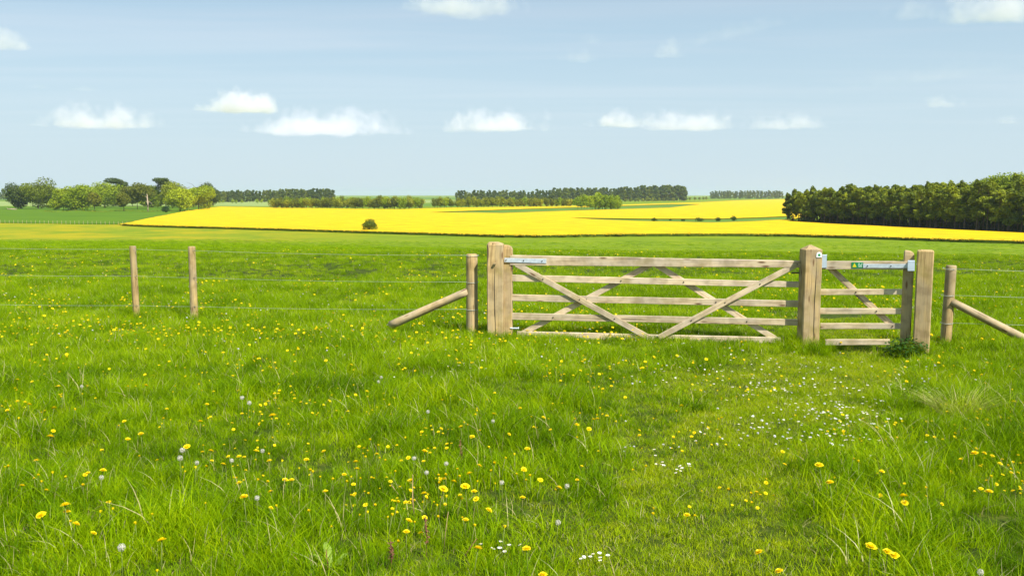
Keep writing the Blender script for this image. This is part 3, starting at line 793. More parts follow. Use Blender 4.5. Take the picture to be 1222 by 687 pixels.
# rank grass round the timber and along the brow ------------------------
TALL = library('rank_grass', [tuft(f'e{i}_tuft', 46, .07, .14, .34, .006, .75, 90 + i, [GRASS, DRY], segs=4, drymix=.04) for i in range(5)])
spots = [(A.x, A.y - .17, .22, 14, .7), (A.x + .35, A.y - .1, .25, 8, .6), (B.x, B.y - .18, .26, 26, .85), (B.x - .25, B.y + .02, .22, 18, .9), (B.x + .28, B.y, .2, 10, .6),
         (C_.x - .2, C_.y - .02, .22, 16, .9), (C_.x + .12, C_.y - .1, .2, 6, .5), (Rp[0].x, Rp[0].y - .1, .25, 12, .7), (Lp[0].x, Lp[0].y - .1, .25, 16, .8), (Lp[1].x, Lp[1].y - .1, .2, 12, .8), (Lp[2].x, Lp[2].y - .1, .2, 12, .8),
         (S0.x, S0.y - .05, .3, 10, .6)]
for t in np.linspace(0, 1, 26):
    p = PLb.P0 + PLb.d * (.3 + t * 3.6); spots.append((p.x, p.y, .14, 3, .35))
ring_tufts('rank_grass', spots, TALL, 5, 'rank dark green grass round the feet of the posts')
# dark leafy weeds at the right gate post
WEED = foliage_mat('weed_leaf', [(.0, (.02, .06, .006)), (.5, (.035, .10, .008)), (1., (.07, .15, .012))], 3, trans=.25, rough=.5, rand=.4)
def leafy(name, n, rad, hgt, leaf, seed, mats):
    r = np.random.default_rng(seed); V = []; Q = []
    for i in range(n):
        a = r.uniform(0, 6.28); q = rad * np.sqrt(r.uniform()); h = hgt * r.uniform(.15, 1) * (1 - .4 * q / rad)
        c = np.array([q * np.cos(a), q * np.sin(a), h]); d = r.normal(size=3); d[2] = abs(d[2]) * .4; d /= np.linalg.norm(d)
        s = np.cross(d, [0, 0, 1.]); s /= np.linalg.norm(s) + 1e-6; L = leaf * r.uniform(.6, 1.3); b = len(V)
        V += [c - d * L * .5, c + s * L * .28, c + d * L * .5, c - s * L * .28]; Q.append((b, b + 1, b + 2, b + 3))
    return np_mesh(name, V, Q)
w = link('nettle_clump', leafy('nettle_clump', 420, .26, .30, .06, 3, None), WEED); w.location = (C_.x - .24, C_.y - .12, gz(C_.x - .24, C_.y - .12)); tag(w, 'dark leafy weed clump at the foot of the right gate post', 'weed')
# coarse tussock at right
tp = at_z(1147, 496, .0)
TUS = [tuft('tussock_grass', 420, .20, .16, .40, .006, 1.15, 5, [foliage_mat('tussock_blade', [(.0, (.16, .22, .02)), (.5, (.28, .33, .035)), (1., (.42, .42, .09))], 6, rand=.1, trans=.3), DRY], segs=5, drymix=.16, spread=.85)]
t_ = TUS[0]; COL.objects.link(t_); t_.name = 'tussock'; t_.location = (tp.x, tp.y, gz(tp.x, tp.y) - .01); t_.scale = (1.2, 1.0, .95)
tag(t_, 'coarse pale tussock of long arching blades standing right of the daisies', 'tussock')
# tall grass on the brow: fresh clumps
P = []; S = []
for _ in range(2600):
    x_ = random.uniform(-26, 26); y0 = min(36, max(27, 30.5 - .10 * x_)); y_ = y0 + random.gauss(-.5, 1.1)
    if vnoise(x_ / 2.5, y_ / 2, 31) > .46: P.append((x_, y_, gz(x_, y_))); S.append(random.uniform(.3, .6))
n = len(P); scatter('brow_grass', P, np.stack([rng.normal(0, .1, n), rng.normal(0, .1, n), rng.uniform(0, 6.28, n)], 1), S, rng.integers(0, 5, n), TALL, 'longer dark grass along the brow of the near field', 'grass')

# ------------------------------------------------------------------ flowers
PETAL = foliage_mat('dandelion_petal', [(0., (.80, .62, .002)), (.5, (.90, .73, .003)), (1, (.93, .78, .004))], 40, trans=.15, rough=.6, rand=.5)
STEM = foliage_mat('flower_stem', [(0., (.12, .16, .03)), (.6, (.18, .24, .04)), (1, (.24, .18, .08))], 20, trans=.2)
DAISYP = simple('daisy_petal', (.82, .80, .80), .6, trans=.2); DAISYC = simple('daisy_centre', (.85, .55, .01), .7)
CLOCK = simple('seed_head_fluff', (.68, .65, .56), .9, trans=.45)

def petals(V, Fq, n, r0, r1, z0, z1, w, tilt, r):
    for k in range(n):
        a = 2 * np.pi * (k + r.uniform(-.25, .25)) / n; rr1 = r1 * r.uniform(.88, 1.08); ca, sa = np.cos(a), np.sin(a); b = len(V)
        V += [(r0 * ca + w * .4 * sa, r0 * sa - w * .4 * ca, z0), (r0 * ca - w * .4 * sa, r0 * sa + w * .4 * ca, z0),
              (rr1 * ca - w * sa * .5, rr1 * sa + w * ca * .5, z1 + r.uniform(-.002, .002)), (rr1 * ca + w * sa * .5, rr1 * sa - w * ca * .5, z1 + r.uniform(-.002, .002))]
        Fq.append((b, b + 1, b + 2, b + 3))

def dandelion_head(seed, rad, cup=0.0):
    r = np.random.default_rng(seed); V = []; Q = []
    for (n, f, z) in ((20, 1.0, .002), (18, .84, .0055), (14, .62, .009), (10, .38, .0115)):
        petals(V, Q, n, .002, rad * f * (1 - .45 * cup), 0, z + cup * rad * .9 * f, rad * .30, 0, r)
    # green bract cup below
    return np_mesh('flower_head', V, Q)

def thin_stem(h, lean, r_=.0022, name='stem'):
    bm = bmesh.new(); tube(bm, [(0, 0, -.02), (lean * .3, 0, h * .5), (lean, 0, h)], [r_ * 1.2, r_, r_ * .9], 5)
    return bm_mesh(name, bm, True)

def flower_proto(kind, seed):
    r = random.Random(seed)
    root = empty({'d': 'dandelion', 'h': 'dandelion', 'c': 'dandelion_clock', 's': 'daisy'}[kind])
    if kind in 'dh':
        h = r.uniform(.15, .20); lean = r.uniform(.0, .04)
        hd = link('flower_head', dandelion_head(seed, .021 if kind == 'd' else .014, 0 if kind == 'd' else .8), PETAL, root)
        hd.location = (lean, 0, h); hd.rotation_euler = (r.uniform(-.5, .2), r.uniform(0, .5), 0)
        link('stem', thin_stem(h, lean), STEM, root)
    elif kind == 'c':
        h = r.uniform(.20, .26); lean = r.uniform(0, .03)
        q = np.random.default_rng(seed); V = []; Q = []
        for i in range(100):     # feathery seeds on a ball
            d = q.normal(size=3); d /= np.linalg.norm(d); s = np.cross(d, q.normal(size=3)); s /= np.linalg.norm(s); t = np.cross(d, s); c = d * .020 * q.uniform(.82, 1.05); b = len(V); k = .0036
            V += [c - s * k, c - t * k, c + s * k, c + t * k]; Q.append((b, b + 1, b + 2, b + 3))
            b = len(V); V += [s * .0003, -s * .0003, c - s * .0003, c + s * .0003]; Q.append((b, b + 1, b + 2, b + 3))
        hd = link('seed_head', np_mesh('seed_head', V, Q), CLOCK, root); hd.location = (lean, 0, h)
        link('stem', thin_stem(h, lean), STEM, root)
    else:
        h = r.uniform(.06, .09); q = np.random.default_rng(seed); V = []; Q = []
        petals(V, Q, 16, .003, .0125, 0, .001, .004, 0, q)
        hd = link('flower_head', np_mesh('flower_head', V, Q), DAISYP, root); hd.location = (0, 0, h); hd.rotation_euler = (r.uniform(-.5, .1), r.uniform(-.2, .3), 0)
        bm = bmesh.new(); bmesh.ops.create_uvsphere(bm, u_segments=8, v_segments=4, radius=.0042)
        for v_ in bm.verts: v_.co.z *= .5
        c = link('centre', bm_mesh('centre', bm, True), DAISYC, hd); c.location = (0, 0, .001)
        link('stem', thin_stem(h, 0, .0012), STEM, root)
    return root

PROTO = {k: [flower_proto(k, s + 3) for s in range(n)] for k, n in (('d', 6), ('h', 4), ('c', 3), ('s', 4))}
used = set()
def place_flower(kind, x_, y_, label, group, s=1.0):
    pr0 = random.choice(PROTO[kind])
    if pr0.name not in used: o = pr0; used.add(pr0.name)
    else: o = copy_tree(pr0)
    o.location = (x_, y_, gz(x_, y_)); o.rotation_euler = (0, 0, random.uniform(0, 6.28)); o.scale = (s, s, s)
    tag(o, label, {'d': 'dandelion', 'h': 'dandelion', 'c': 'dandelion clock', 's': 'daisy'}[kind], group)
    return o
def flower_px(u, v, zh): 
    p = at_z(u, v, zh); return p.x, p.y

# hand-placed heads seen clearly in the photograph
named = [(307, 579, 'd', 0, 0), ]
big_d = [  # u, v, size, label
    (57, 632, 1.35, 'broad open dandelion, largest in the lower left corner'), (78, 619, 1.3, 'tilted open dandelion just above the lower left pair'), (84, 631, 1.0, 'small round dandelion right beside the lower left pair'),
    (192, 660, 1.2, 'open dandelion right of the low white seed head at bottom left'), (294, 609, 1.25, 'open dandelion below the bent seed-head stalk'), (325, 502, 1.5, 'wide flat dandelion below the white seed heads, left of centre'),
    (366, 540, 1.0, 'open dandelion alone above the bent stalk'), (55, 521, 1.35, 'wide pale dandelion leading the cluster at the left'), (152, 519, 1.1, 'dandelion beside the left group of buds'), (169, 515, 1.15, 'open dandelion just right of the left group'),
    (227, 528, 1.2, 'yellow dandelion touching the two big seed heads'), (248, 533, 1.0, 'dandelion just right of the two big seed heads'), (523, 592, 1.3, 'flat open dandelion in the centre foreground'), (558, 595, 1.4, 'broad dandelion right of the centre foreground one'),
    (579, 604, 1.0, 'slightly tilted dandelion below the broad centre one'), (506, 534, 1.1, 'flat dandelion above the dry upright stalk'), (565, 660, 1.2, 'dandelion at the bottom beside small white daisies'), (630, 655, 1.1, 'round dandelion low in the centre'),
    (913, 657, 1.1, 'dandelion at the lower edge of the path'), (934, 675, 1.1, 'dandelion at the very bottom right of the path'), (1037, 667, 1.5, 'large upright dandelion bottom right'), (1058, 665, 1.2, 'dandelion next to the large upright one'), (1068, 669, 1.2, 'lower dandelion of the bottom right trio'),
    (1081, 611, 1.2, 'round dandelion above the bottom right trio'), (1078, 607, 1.0, 'half-open dandelion above the bottom right trio'), (983, 572, 1.3, 'orange-yellow dandelion clump right of the path'), (995, 594, 1.2, 'flat dandelion below the clump right of the path'),
    (1180, 597, 1.2, 'wide dandelion at the right edge'), (1163, 549, 1.3, 'pale wide dandelion above the right edge one'), (920, 686, 1.0, 'dandelion cut by the bottom edge')]
for u, v, s, lb in big_d:
    x_, y_ = flower_px(u, v, .17); place_flower('d', x_, y_, lb, 'dandelions in the foreground grass', s)
clocks = [(218, 528), (214, 539), (145, 660), (289, 473), (295, 476), (275, 534), (306, 584), (453, 443), (511, 483), (493, 537), (531, 545), (512, 554), (600, 572), (590, 496), (664, 612), (452, 446), (234, 537), (95, 456), (313, 522), (120, 559), (678, 566), (1174, 674)]
cl_lab = ['upper of the two big round seed heads left of centre', 'lower of the two big round seed heads left of centre', 'white seed head alone low in the left foreground', 'left seed head of the pair below the fence gap', 'right seed head of the pair below the fence gap']
for i, (u, v) in enumerate(clocks):
    x_, y_ = flower_px(u, v, .22)
    place_flower('c', x_, y_, cl_lab[i] if i < len(cl_lab) else 'white fluffy dandelion seed head standing among the yellow flowers', 'dandelion seed heads', 1.0 if i < 5 else .8)

def clump_sample(n, y0, y1, seed, thr=.5):
    out = []; rr = np.random.default_rng(seed)
    while len(out) < n:
        v = rr.uniform(y0, y1) 
        x_ = rr.uniform(-.6 * v - .3, .6 * v + .3)
        if vnoise(x_ / .45, v / .45, seed) * .6 + vnoise(x_ / 1.5, v / 1.5, seed + 1) * .4 < thr + .12 * rr.normal(): continue
        if path_mask(x_, v) > .5 and rr.uniform() < .8: continue
        out.append((x_, v))
    return out
# sample uniform in picture area roughly => density falls with distance in world
pts = []
rr = np.random.default_rng(5)
while len(pts) < 255:
    u = rr.uniform(-10, 1232); v = rr.uniform(432, 690)
    x_, y_ = flower_px(u, v, .16)
    w_ = .6 * vnoise(x_ / .5, y_ / .5, 41) + .4 * vnoise(x_ / 1.4, y_ / 1.4, 42)
    if w_ < .56 + .08 * rr.normal(): continue
    if shortness(np.array(x_), np.array(y_)) > .5 and rr.uniform() < .75: continue
    if v > 570 and rr.uniform() < .45: continue
    pts.append((x_, y_))
for x_, y_ in pts:
    side = 'left' if x_ < -1.2 else ('right' if x_ > 1.6 else 'middle')
    dist = 'near' if y_ < 7 else 'farther'
    kd = 'd' if random.random() < .4 else 'h'
    place_flower(kd, x_, y_, f'{"small half-open" if kd == "h" else "open flat"} yellow dandelion in the {dist} {side} of the meadow this side of the gates', 'dandelions in the foreground grass', random.uniform(.7, 1.05))
# daisies
dais = []
rr = np.random.default_rng(9)
cl = [(1010, 485, 45, 14, 60), (955, 448, 60, 14, 60), (800, 543, 16, 5, 14), (860, 437, 70, 10, 60), (1025, 510, 20, 10, 16), (940, 500, 60, 10, 26), (710, 655, 10, 4, 8), (600, 648, 14, 3, 8), (535, 440, 22, 6, 12), (1100, 450, 60, 14, 18)]
for (u, v, su, sv, n) in cl:
    for _ in range(n):
        x_, y_ = flower_px(rr.normal(u, su), rr.normal(v, sv), .08); dais.append((x_, y_, v))
dais = dais[:290]
for x_, y_, v in dais:
    lb = 'tiny white daisy in the dense drift on the short grass by the small gate' if v < 530 else 'tiny white daisy in a small patch in the foreground'
    place_flower('s', x_, y_, lb, 'daisies on the short grass', random.uniform(.75, 1.05))
for k in PROTO:
    for p in PROTO[k]:
        if p.name not in used:
            for c in list(p.children_recursive): bpy.data.objects.remove(c)
            bpy.data.objects.remove(p)

# the rest of the flowers, beyond counting
def head_lib(name, seed, rad, m, cup=0, z=.17):
    me = dandelion_head(seed, rad, cup); me.transform(Matrix.Translation((0, 0, z))); return lib_obj(name, me, m)
YL = library('yellow_heads', [head_lib('a_y', 1, .024, PETAL, 0, .19), head_lib('b_y', 2, .02, PETAL, .8, .17), head_lib('c_y', 3, .024, PETAL, .2, .21)])
WL = library('white_heads', [head_lib('a_w', 4, .014, DAISYP, 0, .13), head_lib('b_w', 5, .020, CLOCK, .9, .22)])
def far_flowers(name, n, v0, v1, coll, nvar, label, cat, seed, thr=.5, us=(-20, 1242), smul=1.0, density=None):
    P = []; rr = np.random.default_rng(seed)
    while len(P) < n:
        u = rr.uniform(*us); v = rr.uniform(v0, v1); x_, y_ = flower_px(u, v, .15)
        if y_ > 45: continue
        w_ = .55 * vnoise(x_ / .7, y_ / .9, seed) + .45 * vnoise(x_ / 3, y_ / 3, seed + 1)
        if w_ < thr + .1 * rr.normal(): continue
        P.append((x_, y_, gz(x_, y_)))
    P = np.array(P); S = np.clip(.72 + (P[:, 1] - 12) * .010, .6, 1.15) * rr.uniform(.6, 1.2, n) * smul
    rot = np.stack([rr.normal(.25, .3, n), rr.normal(0, .3, n), np.zeros(n)], 1)
    return scatter(name, P, rot, S, rr.integers(0, nvar, n), coll, label, cat)
far_flowers('dandelion_drift', 210, 404, 440, YL, 3, 'scattered yellow dandelions just this side of the fence', 'flowers', 61, .55)
far_flowers('dandelion_drift', 1700, 295, 402, YL, 3, 'yellow dandelions dotted over the meadow beyond the fence', 'flowers', 62, .55)
far_flowers('dandelion_drift', 420, 440, 590, YL, 3, 'small yellow dandelions among the taller foreground grass', 'flowers', 66, .60, smul=.85)
far_flowers('white_flower_drift', 420, 297, 420, WL, 2, 'white daisies and seed heads over the meadow beyond the fence', 'flowers', 63, .5)
far_flowers('white_flower_drift', 130, 420, 520, WL, 1, 'more small daisies on the short grass near the small gate', 'flowers', 64, .45, us=(740, 1120))

# dry stalks, dock leaves, soil patch ----------------------------------------
STALK = simple('dry_stalk', (.38, .26, .12), .8, var=.3, vscale=30); STALKD = simple('red_dock_stalk', (.16, .065, .03), .8, var=.3, vscale=30)
def stalk(u0, v0, u1, v1, m, label, r_=.0035, seeds=False):
    b = at_z(u0, v0, .03); t = at_y(u1, v1, b.y + random.uniform(-.03, .03)); b.z = gz(b.x, b.y) - .01
    bm = bmesh.new(); mid = b.lerp(t, .5) + Vector((random.uniform(-.01, .01), 0, .0)); tube(bm, [b, mid, t], [r_, r_ * .9, r_ * .6], 6)
    root = empty('dry_stalk', b); tag(root, label, 'stalk')
    o = link('stem', bm_mesh('stem', bm, True), m, root); o.location = -b
    if seeds:
        r = np.random.default_rng(int(u0)); V = []; Q = []
        for i in range(70):
            c = np.array(mid.lerp(t, r.uniform(-.2, 1.))) + r.normal(0, .006, 3); s = r.normal(0, .004, 3); q = r.normal(0, .004, 3); k = len(V)
            V += [c - s, c - q, c + s, c + q]; Q.append((k, k + 1, k + 2, k + 3))
        o = link('seeds', np_mesh('seeds', V, Q), m, root); o.location = -b
stalk(495, 612, 492.5, 566, STALK, 'pale straight dry stalk standing in the centre foreground', .0045)
stalk(482, 585, 467, 578, STALK, 'short bent straw stalk left of the straight dry one', .003)
stalk(508.5, 658, 507.5, 616, STALKD, 'reddish brown dead dock stem low in the centre foreground', .004, True)
stalk(467, 672, 466, 645, STALKD, 'short rust coloured seed stalk left of the red dock stem', .004, True)
stalk(529, 653, 535, 610, STALK, 'thin leaning straw stalk right of the red dock stem', .002)
stalk(550, 661, 569, 642, STALKD, 'slanted brown stalk beside the low centre dandelion', .0035)
stalk(549, 552, 549, 526, STALKD, 'brown stalk between the centre seed heads', .0035, True)
stalk(318, 602, 311, 588, STALK, 'curved pale stalk under the bent seed head', .003)
stalk(392, 685, 389, 655, STALKD, 'brown stalk at the bottom beside the dock leaf', .0035)
stalk(368, 668, 347, 660, STALK, 'fallen brown straw near the dock leaf at the bottom', .003)
LEAFM = foliage_mat('dock_leaf', [(0., (.20, .32, .03)), (1., (.30, .42, .06))], 12, trans=.35, rough=.4, rand=.3)
def leaf_blade(L, W, curl):
    V = []; Q = []; n = 9
    for i in range(n + 1):
        t = i / n; w = W * math.sin(math.pi * (t * .93 + .05)) ** .8 / 2; z = L * .55 * math.sin(t * 1.7) ; y_ = L * .75 * t; wav = .004 * math.sin(i * 2.1)
        V += [(-w, y_, z + .006 + wav), (0, y_, z), (w, y_, z + .006 - wav)]
    for i in range(n):
        b = 3 * i; Q += [(b, b + 1, b + 4, b + 3), (b + 1, b + 2, b + 5, b + 4)]
    return np_mesh('leaf', V, Q, smooth=True)
dp = at_z(396, 684, .0); dock = empty('dock_plant', (dp.x, dp.y, gz(dp.x, dp.y))); tag(dock, 'broad pale green dock leaves at the bottom left of centre', 'plant')
for i, (a, L, W) in enumerate([(25, .20, .045), (75, .15, .04), (-50, .14, .035), (150, .13, .035), (220, .14, .035)]):
    l = link('leaf', leaf_blade(L, W, .4), LEAFM, dock); l.rotation_euler = (0, 0, R(a))
SOIL = simple('red_soil', (.26, .15, .075), .95, bump=1, bscale=60, var=.4, vscale=40)
mp_ = at_z(722, 693, .03); bm = bmesh.new(); bmesh.ops.create_icosphere(bm, subdivisions=4, radius=1)
for v_ in bm.verts:
    k = 1 + .35 * (vnoise(v_.co.x * 3 + 5, v_.co.y * 3 + v_.co.z * 2, 77) - .5) + .2 * (vnoise(v_.co.x * 9, v_.co.y * 9 + v_.co.z * 7, 78) - .5)
    v_.co = Vector((v_.co.x * .13 * k, v_.co.y * .10 * k, v_.co.z * .03 * k + .006 * (vnoise(v_.co.x * 20, v_.co.y * 20, 79) - .5)))
o = link('molehill', bm_mesh('molehill', bm, True), SOIL); o.location = (mp_.x, mp_.y, gz(mp_.x, mp_.y) + .02); tag(o, 'small heap of reddish bare soil at the bottom edge', 'soil heap')

# ------------------------------------------------------------------ trees
BARK = simple('bark', (.11, .085, .06), .95, var=.4, vscale=3); BARKP = simple('pine_bark', (.13, .09, .06), .95, var=.4, vscale=3); SNAG = simple('dead_wood', (.34, .26, .18), .9, var=.3, vscale=3)

def crown_mesh(name, lobes, n, leaf, seed, flat=0.0, mi=0):
    r = np.random.default_rng(seed); lobes = [(np.array(c, float), np.array(s, float)) for c, s in lobes]
    w = np.array([(s[0] * s[1] * s[2]) ** (2 / 3) for c, s in lobes]); w /= w.sum()
    pick = r.choice(len(lobes), n, p=w); C0 = np.array([lobes[i][0] for i in pick]); S0_ = np.array([lobes[i][1] for i in pick])
    d = r.normal(size=(n, 3)); d /= np.linalg.norm(d, axis=1, keepdims=True)
    rad = 1 - .42 * r.uniform(size=(n, 1)) ** 1.6 + r.normal(0, .05, (n, 1))
    Pn = C0 + d * S0_ * rad
    nrm = d * .8 + r.normal(size=(n, 3)) * .65; nrm[:, 2] += .25 + flat; nrm /= np.linalg.norm(nrm, axis=1, keepdims=True)
    t = np.cross(nrm, r.normal(size=(n, 3))); t /= np.linalg.norm(t, axis=1, keepdims=True); b = np.cross(nrm, t)
    s = leaf * r.uniform(.55, 1.25, (n, 1)); q = s * r.uniform(.5, .9, (n, 1))
    V = np.stack([Pn - t * s, Pn - b * q, Pn + t * s, Pn + b * q], 1).reshape(-1, 3)
    return V, np.arange(n * 4).reshape(n, 4)

def broad_lobes(seed, H, W, base, k=16):
    r = np.random.default_rng(seed); L = []; zc = base + (H - base) * .5; rz_ = (H - base) / 2
    for i in range(k):
        d = r.normal(size=3); d /= np.linalg.norm(d); f = r.uniform(.25, .72)
        s = r.uniform(.30, .48)
        c = (d[0] * W / 2 * f, d[1] * W / 2 * f, zc + d[2] * rz_ * f)
        L.append((c, (W / 2 * s * 1.1, W / 2 * s * 1.1, rz_ * s)))
    L.append(((0, 0, zc), (W / 2 * .5, W / 2 * .5, rz_ * .55)))
    return L
def pine_lobes(seed, H, W, base, k=13, top_flat=False):
    r = np.random.default_rng(seed); L = []
    for i in range(k):
        t = (i + r.uniform(0, .8)) / k; z = base + (H - base) * (t ** .85); ww = W / 2 * (1 - .62 * t ** 1.6) if not top_flat else W / 2 * (.45 + .5 * t)
        a = r.uniform(0, 6.28); f = r.uniform(.25, .75); s = r.uniform(.38, .62)
        L.append(((ww * f * np.cos(a), ww * f * np.sin(a), z - .04 * H * 0), (ww * s, ww * s, (H - base) * r.uniform(.06, .11))))
    L.append(((0, 0, H - (H - base) * .06), (W * .16, W * .16, (H - base) * .08)))
    return L
def trunk_bm(H, r0, top, seed, limbs, W, base):
    r = random.Random(seed); bm = bmesh.new(); p = Vector((0, 0, -.4)); pts = [p.copy()]; rad = [r0 * 1.25]
    n = 6
    for i in range(1, n + 1):
        t = i / n; pts.append(Vector((r.uniform(-.15, .15) * t, r.uniform(-.15, .15) * t, top * t))); rad.append(r0 * (1 - .75 * t) + .02)
    tube(bm, pts, rad, 7)
    for i in range(limbs):
        t = r.uniform(.35, .9); k = base + (top - base) * r.uniform(0, .9); k = max(k, top * .25); a = r.uniform(0, 6.28); l = W / 2 * r.uniform(.45, .8)
        q0 = Vector((0, 0, k)); q1 = Vector((math.cos(a) * l, math.sin(a) * l, k + l * r.uniform(.3, .8)))
        tube(bm, [q0, q0.lerp(q1, .5) + Vector((0, 0, .1 * l)), q1], [r0 * .4, r0 * .25, .03], 5)
    return bm

def make_tree(name, crown_m, lobes, n, leaf, seed, H, W, base, r0, limbs=6, barkm=BARK, joined=False, flat=0.0):
    V, Q = crown_mesh('crown', lobes, n, leaf, seed, flat)
    tb = trunk_bm(H, r0, H * .85, seed, limbs, W, base)
    if joined:
        me = bm_mesh('t', tb); tv = np.empty(len(me.vertices) * 3, np.float32); me.vertices.foreach_get('co', tv)
        bm = bmesh.new(); bm.from_mesh(me); k = 0
        me2 = np_mesh('c', V, Q); 
        for f in bm.faces: f.material_index = 1
        bm.from_mesh(me2); 
        m3 = bm_mesh(name, bm)
        return link(name, m3, [crown_m, barkm])
    root = empty(name)
    link('trunk', bm_mesh('trunk', tb), barkm, root); link('crown', np_mesh('crown', V, Q), crown_m, root)
    return root

def fol(name, a, b, c, sc=.25, rand=.5, ln=.9): return foliage_mat(name, [(0., a), (.5, b), (1., c)], sc, trans=.28, rough=.6, spec=.2, rand=rand, leafnoise=ln)
PINE_L = fol('pine_needles', (.05, .085, .004), (.15, .195, .006), (.36, .40, .012), .3, .3)
DPINE = fol('dark_pine_needles', (.022, .042, .008), (.045, .075, .010), (.10, .13, .014))
OAK_L = fol('oak_leaves', (.09, .125, .003), (.17, .21, .004), (.28, .31, .006))
LIME_L = fol('lime_leaves', (.14, .21, .002), (.24, .31, .003), (.35, .40, .004))
YELL_L = fol('young_leaves', (.16, .23, .003), (.26, .33, .004), (.36, .41, .006))
OLIV_L = fol('olive_leaves', (.08, .10, .006), (.15, .165, .008), (.24, .24, .012))
COPSE_L = fol('copse_leaves', (.075, .10, .006), (.18, .21, .009), (.33, .34, .014), .08, .8)
COPSE_G = fol('copse_green_leaves', (.12, .19, .004), (.22, .31, .006), (.36, .42, .010), .08, .6)
FARP = fol('far_pine_needles', (.035, .065, .012), (.08, .12, .018), (.18, .21, .022), .08, .7)
BUSH_L = fol('bush_leaves', (.02, .06, .008), (.04, .09, .01), (.07, .13, .015))

def put(o, x_, y_, s, label, cat='tree', group=None, rz=None, sz=1.0, sink=.0):
    o.location = (x_, y_, gz(x_, y_) - sink); o.rotation_euler = (0, 0, random.uniform(0, 6.28) if rz is None else rz); o.scale = (s, s, s * sz)
    return tag(o, label, cat, group)

# left clump: each tree by itself (u centre, width px, top v, base v, kind, label)
LC = [(22, 22, 219.5, 249.5, 'dark', 'dark bushy pine at the far left end of the left clump'),
      (46, 36, 214.5, 249.5, 'oak', 'large round olive green oak at the left of the clump'),
      (76, 24, 222, 251, 'lime', 'smaller green tree just right of the gap in the clump'),
      (99, 30, 219.5, 251.5, 'lime', 'bright green round tree third from the left'),
      (88, 20, 226, 250.5, 'lime', 'low bright tree squeezed between two green neighbours'),
      (125, 30, 215.5, 248.5, 'yell', 'tall yellow-green tree left of the umbrella pine'),
      (113, 12, 231, 252, 'oliv', 'small brownish tree in front of the bright green one'),
      (143, 23, 216, 247.5, 'umb', 'umbrella pine with a dark flat top and bare trunk'),
      (148, 14, 231, 252.5, 'oliv', 'small olive tree below the umbrella pine'),
      (164, 30, 217.5, 250, 'oliv', 'broad brown-green tree in the middle of the clump'),
      (182, 20, 220.5, 248, 'lime', 'pale green tree behind the dead snag'),
      (198, 22, 214.5, 248, 'umb', 'tall dark pine rising behind the right half of the clump'),
      (206, 26, 217.5, 249, 'oak', 'green oak below the tall dark pine'),
      (215, 29, 224, 252.5, 'yell', 'bright yellow-green round tree near the right end'),
      (237, 32, 219.5, 251, 'yell', 'wide golden green tree at the right end of the clump'),
      (248, 20, 216.5, 247.5, 'dark', 'dark pine closing the right end of the clump'),
      (120, 20, 228, 246.5, 'oak', 'shaded tree standing deep behind the yellow-green one'),
      (158, 22, 228, 246, 'oak', 'shaded tree deep behind the brown-green one'),
      (190, 22, 229, 246.5, 'oak', 'shaded tree deep behind the small round bush'),
      (136, 20, 230, 246.2, 'oak', 'shaded tree deep behind the umbrella pine'),
      (106, 18, 227, 246.8, 'oak', 'shaded tree deep behind the bright green round tree'),
      (172, 18, 227, 246.8, 'lime', 'pale shaded tree showing just left of the dead snag'),
      (226, 22, 225, 247.5, 'oak', 'shaded tree between the two golden green trees at the right end'),
      (57, 16, 224, 248, 'oliv', 'low olive tree leaning on the right side of the large oak')]
KM = {'dark': DPINE, 'oak': OAK_L, 'lime': LIME_L, 'yell': YELL_L, 'umb': DPINE, 'oliv': OLIV_L}
for i, (u, wpx, tv, bv, kd, lb) in enumerate(LC):
    b = at_z(u, bv, LOW); k = b.y / (F * .99); H = (bv - tv) * k * 1.03; W = wpx * k * 1.38; base = H * (.02 if kd not in ('umb', 'oliv') else (.55 if kd == 'umb' else .25))
    lob = [(c_, (s_[0], s_[1], s_[2] * 2.0)) for c_, s_ in pine_lobes(100 + i, H * .97, W, base * .85, 12, True)] if kd == 'umb' else (broad_lobes(100 + i, H, W, base, 26))
    root = make_tree('pine_tree' if kd in ('umb', 'dark') else 'broadleaf_tree', KM[kd], lob, 9000 if kd != 'umb' else 3500, .58, 200 + i, H, W, base, .4 if kd != 'oliv' else .25, 8)
    put(root, b.x, b.y, 1.0, lb, 'tree', 'trees of the left clump', rz=0)
# dead snag and round bush
b = at_z(176.5, 253, LOW); bm = bmesh.new(); h = 21.5 * b.y / F
tube(bm, [(0, 0, -.3), (.2, 0, h * .5), (-.1, 0, h)], [.55, .42, .18], 7); tube(bm, [(.1, 0, h * .62), (2.2, .2, h * .5), (3.2, .3, h * .3)], [.2, .13, .04], 5); tube(bm, [(0, 0, h * .75), (-1.4, .2, h * .88)], [.18, .06], 5); tube(bm, [(.1, 0, h * .5), (-1.2, .1, h * .62)], [.15, .05], 5)
o = link('dead_tree', bm_mesh('dead_tree', bm, True), SNAG); o.location = (b.x, b.y, gz(b.x, b.y)); tag(o, 'bare pale dead tree trunk in front of the left clump', 'tree')
def bush(name, u, wpx, tv, bv, m, label, n=900, leaf=.3, seed=1, cat='bush', group=None, D=None, trunk=False):
    b = at_z(u, bv, LOW); k = b.y / F; H = (bv - tv) * k; W = wpx * k
    root = empty(name)
    V, Q = crown_mesh('foliage', broad_lobes(seed, H, W, H * .0, 12), n, leaf, seed)
    link('foliage', np_mesh('foliage', V, Q), m, root)
    tb = trunk_bm(H, W * .03 + .04, H * .7, seed, 4, W, H * .1); link('trunk', bm_mesh('trunk', tb), BARK, root)
    return put(root, b.x, b.y, 1, label, cat, group, rz=0)
bush('bush', 198, 14, 243.5, 254, BUSH_L, 'small dark round bush at the right foot of the left clump', 1200, .3, 5)
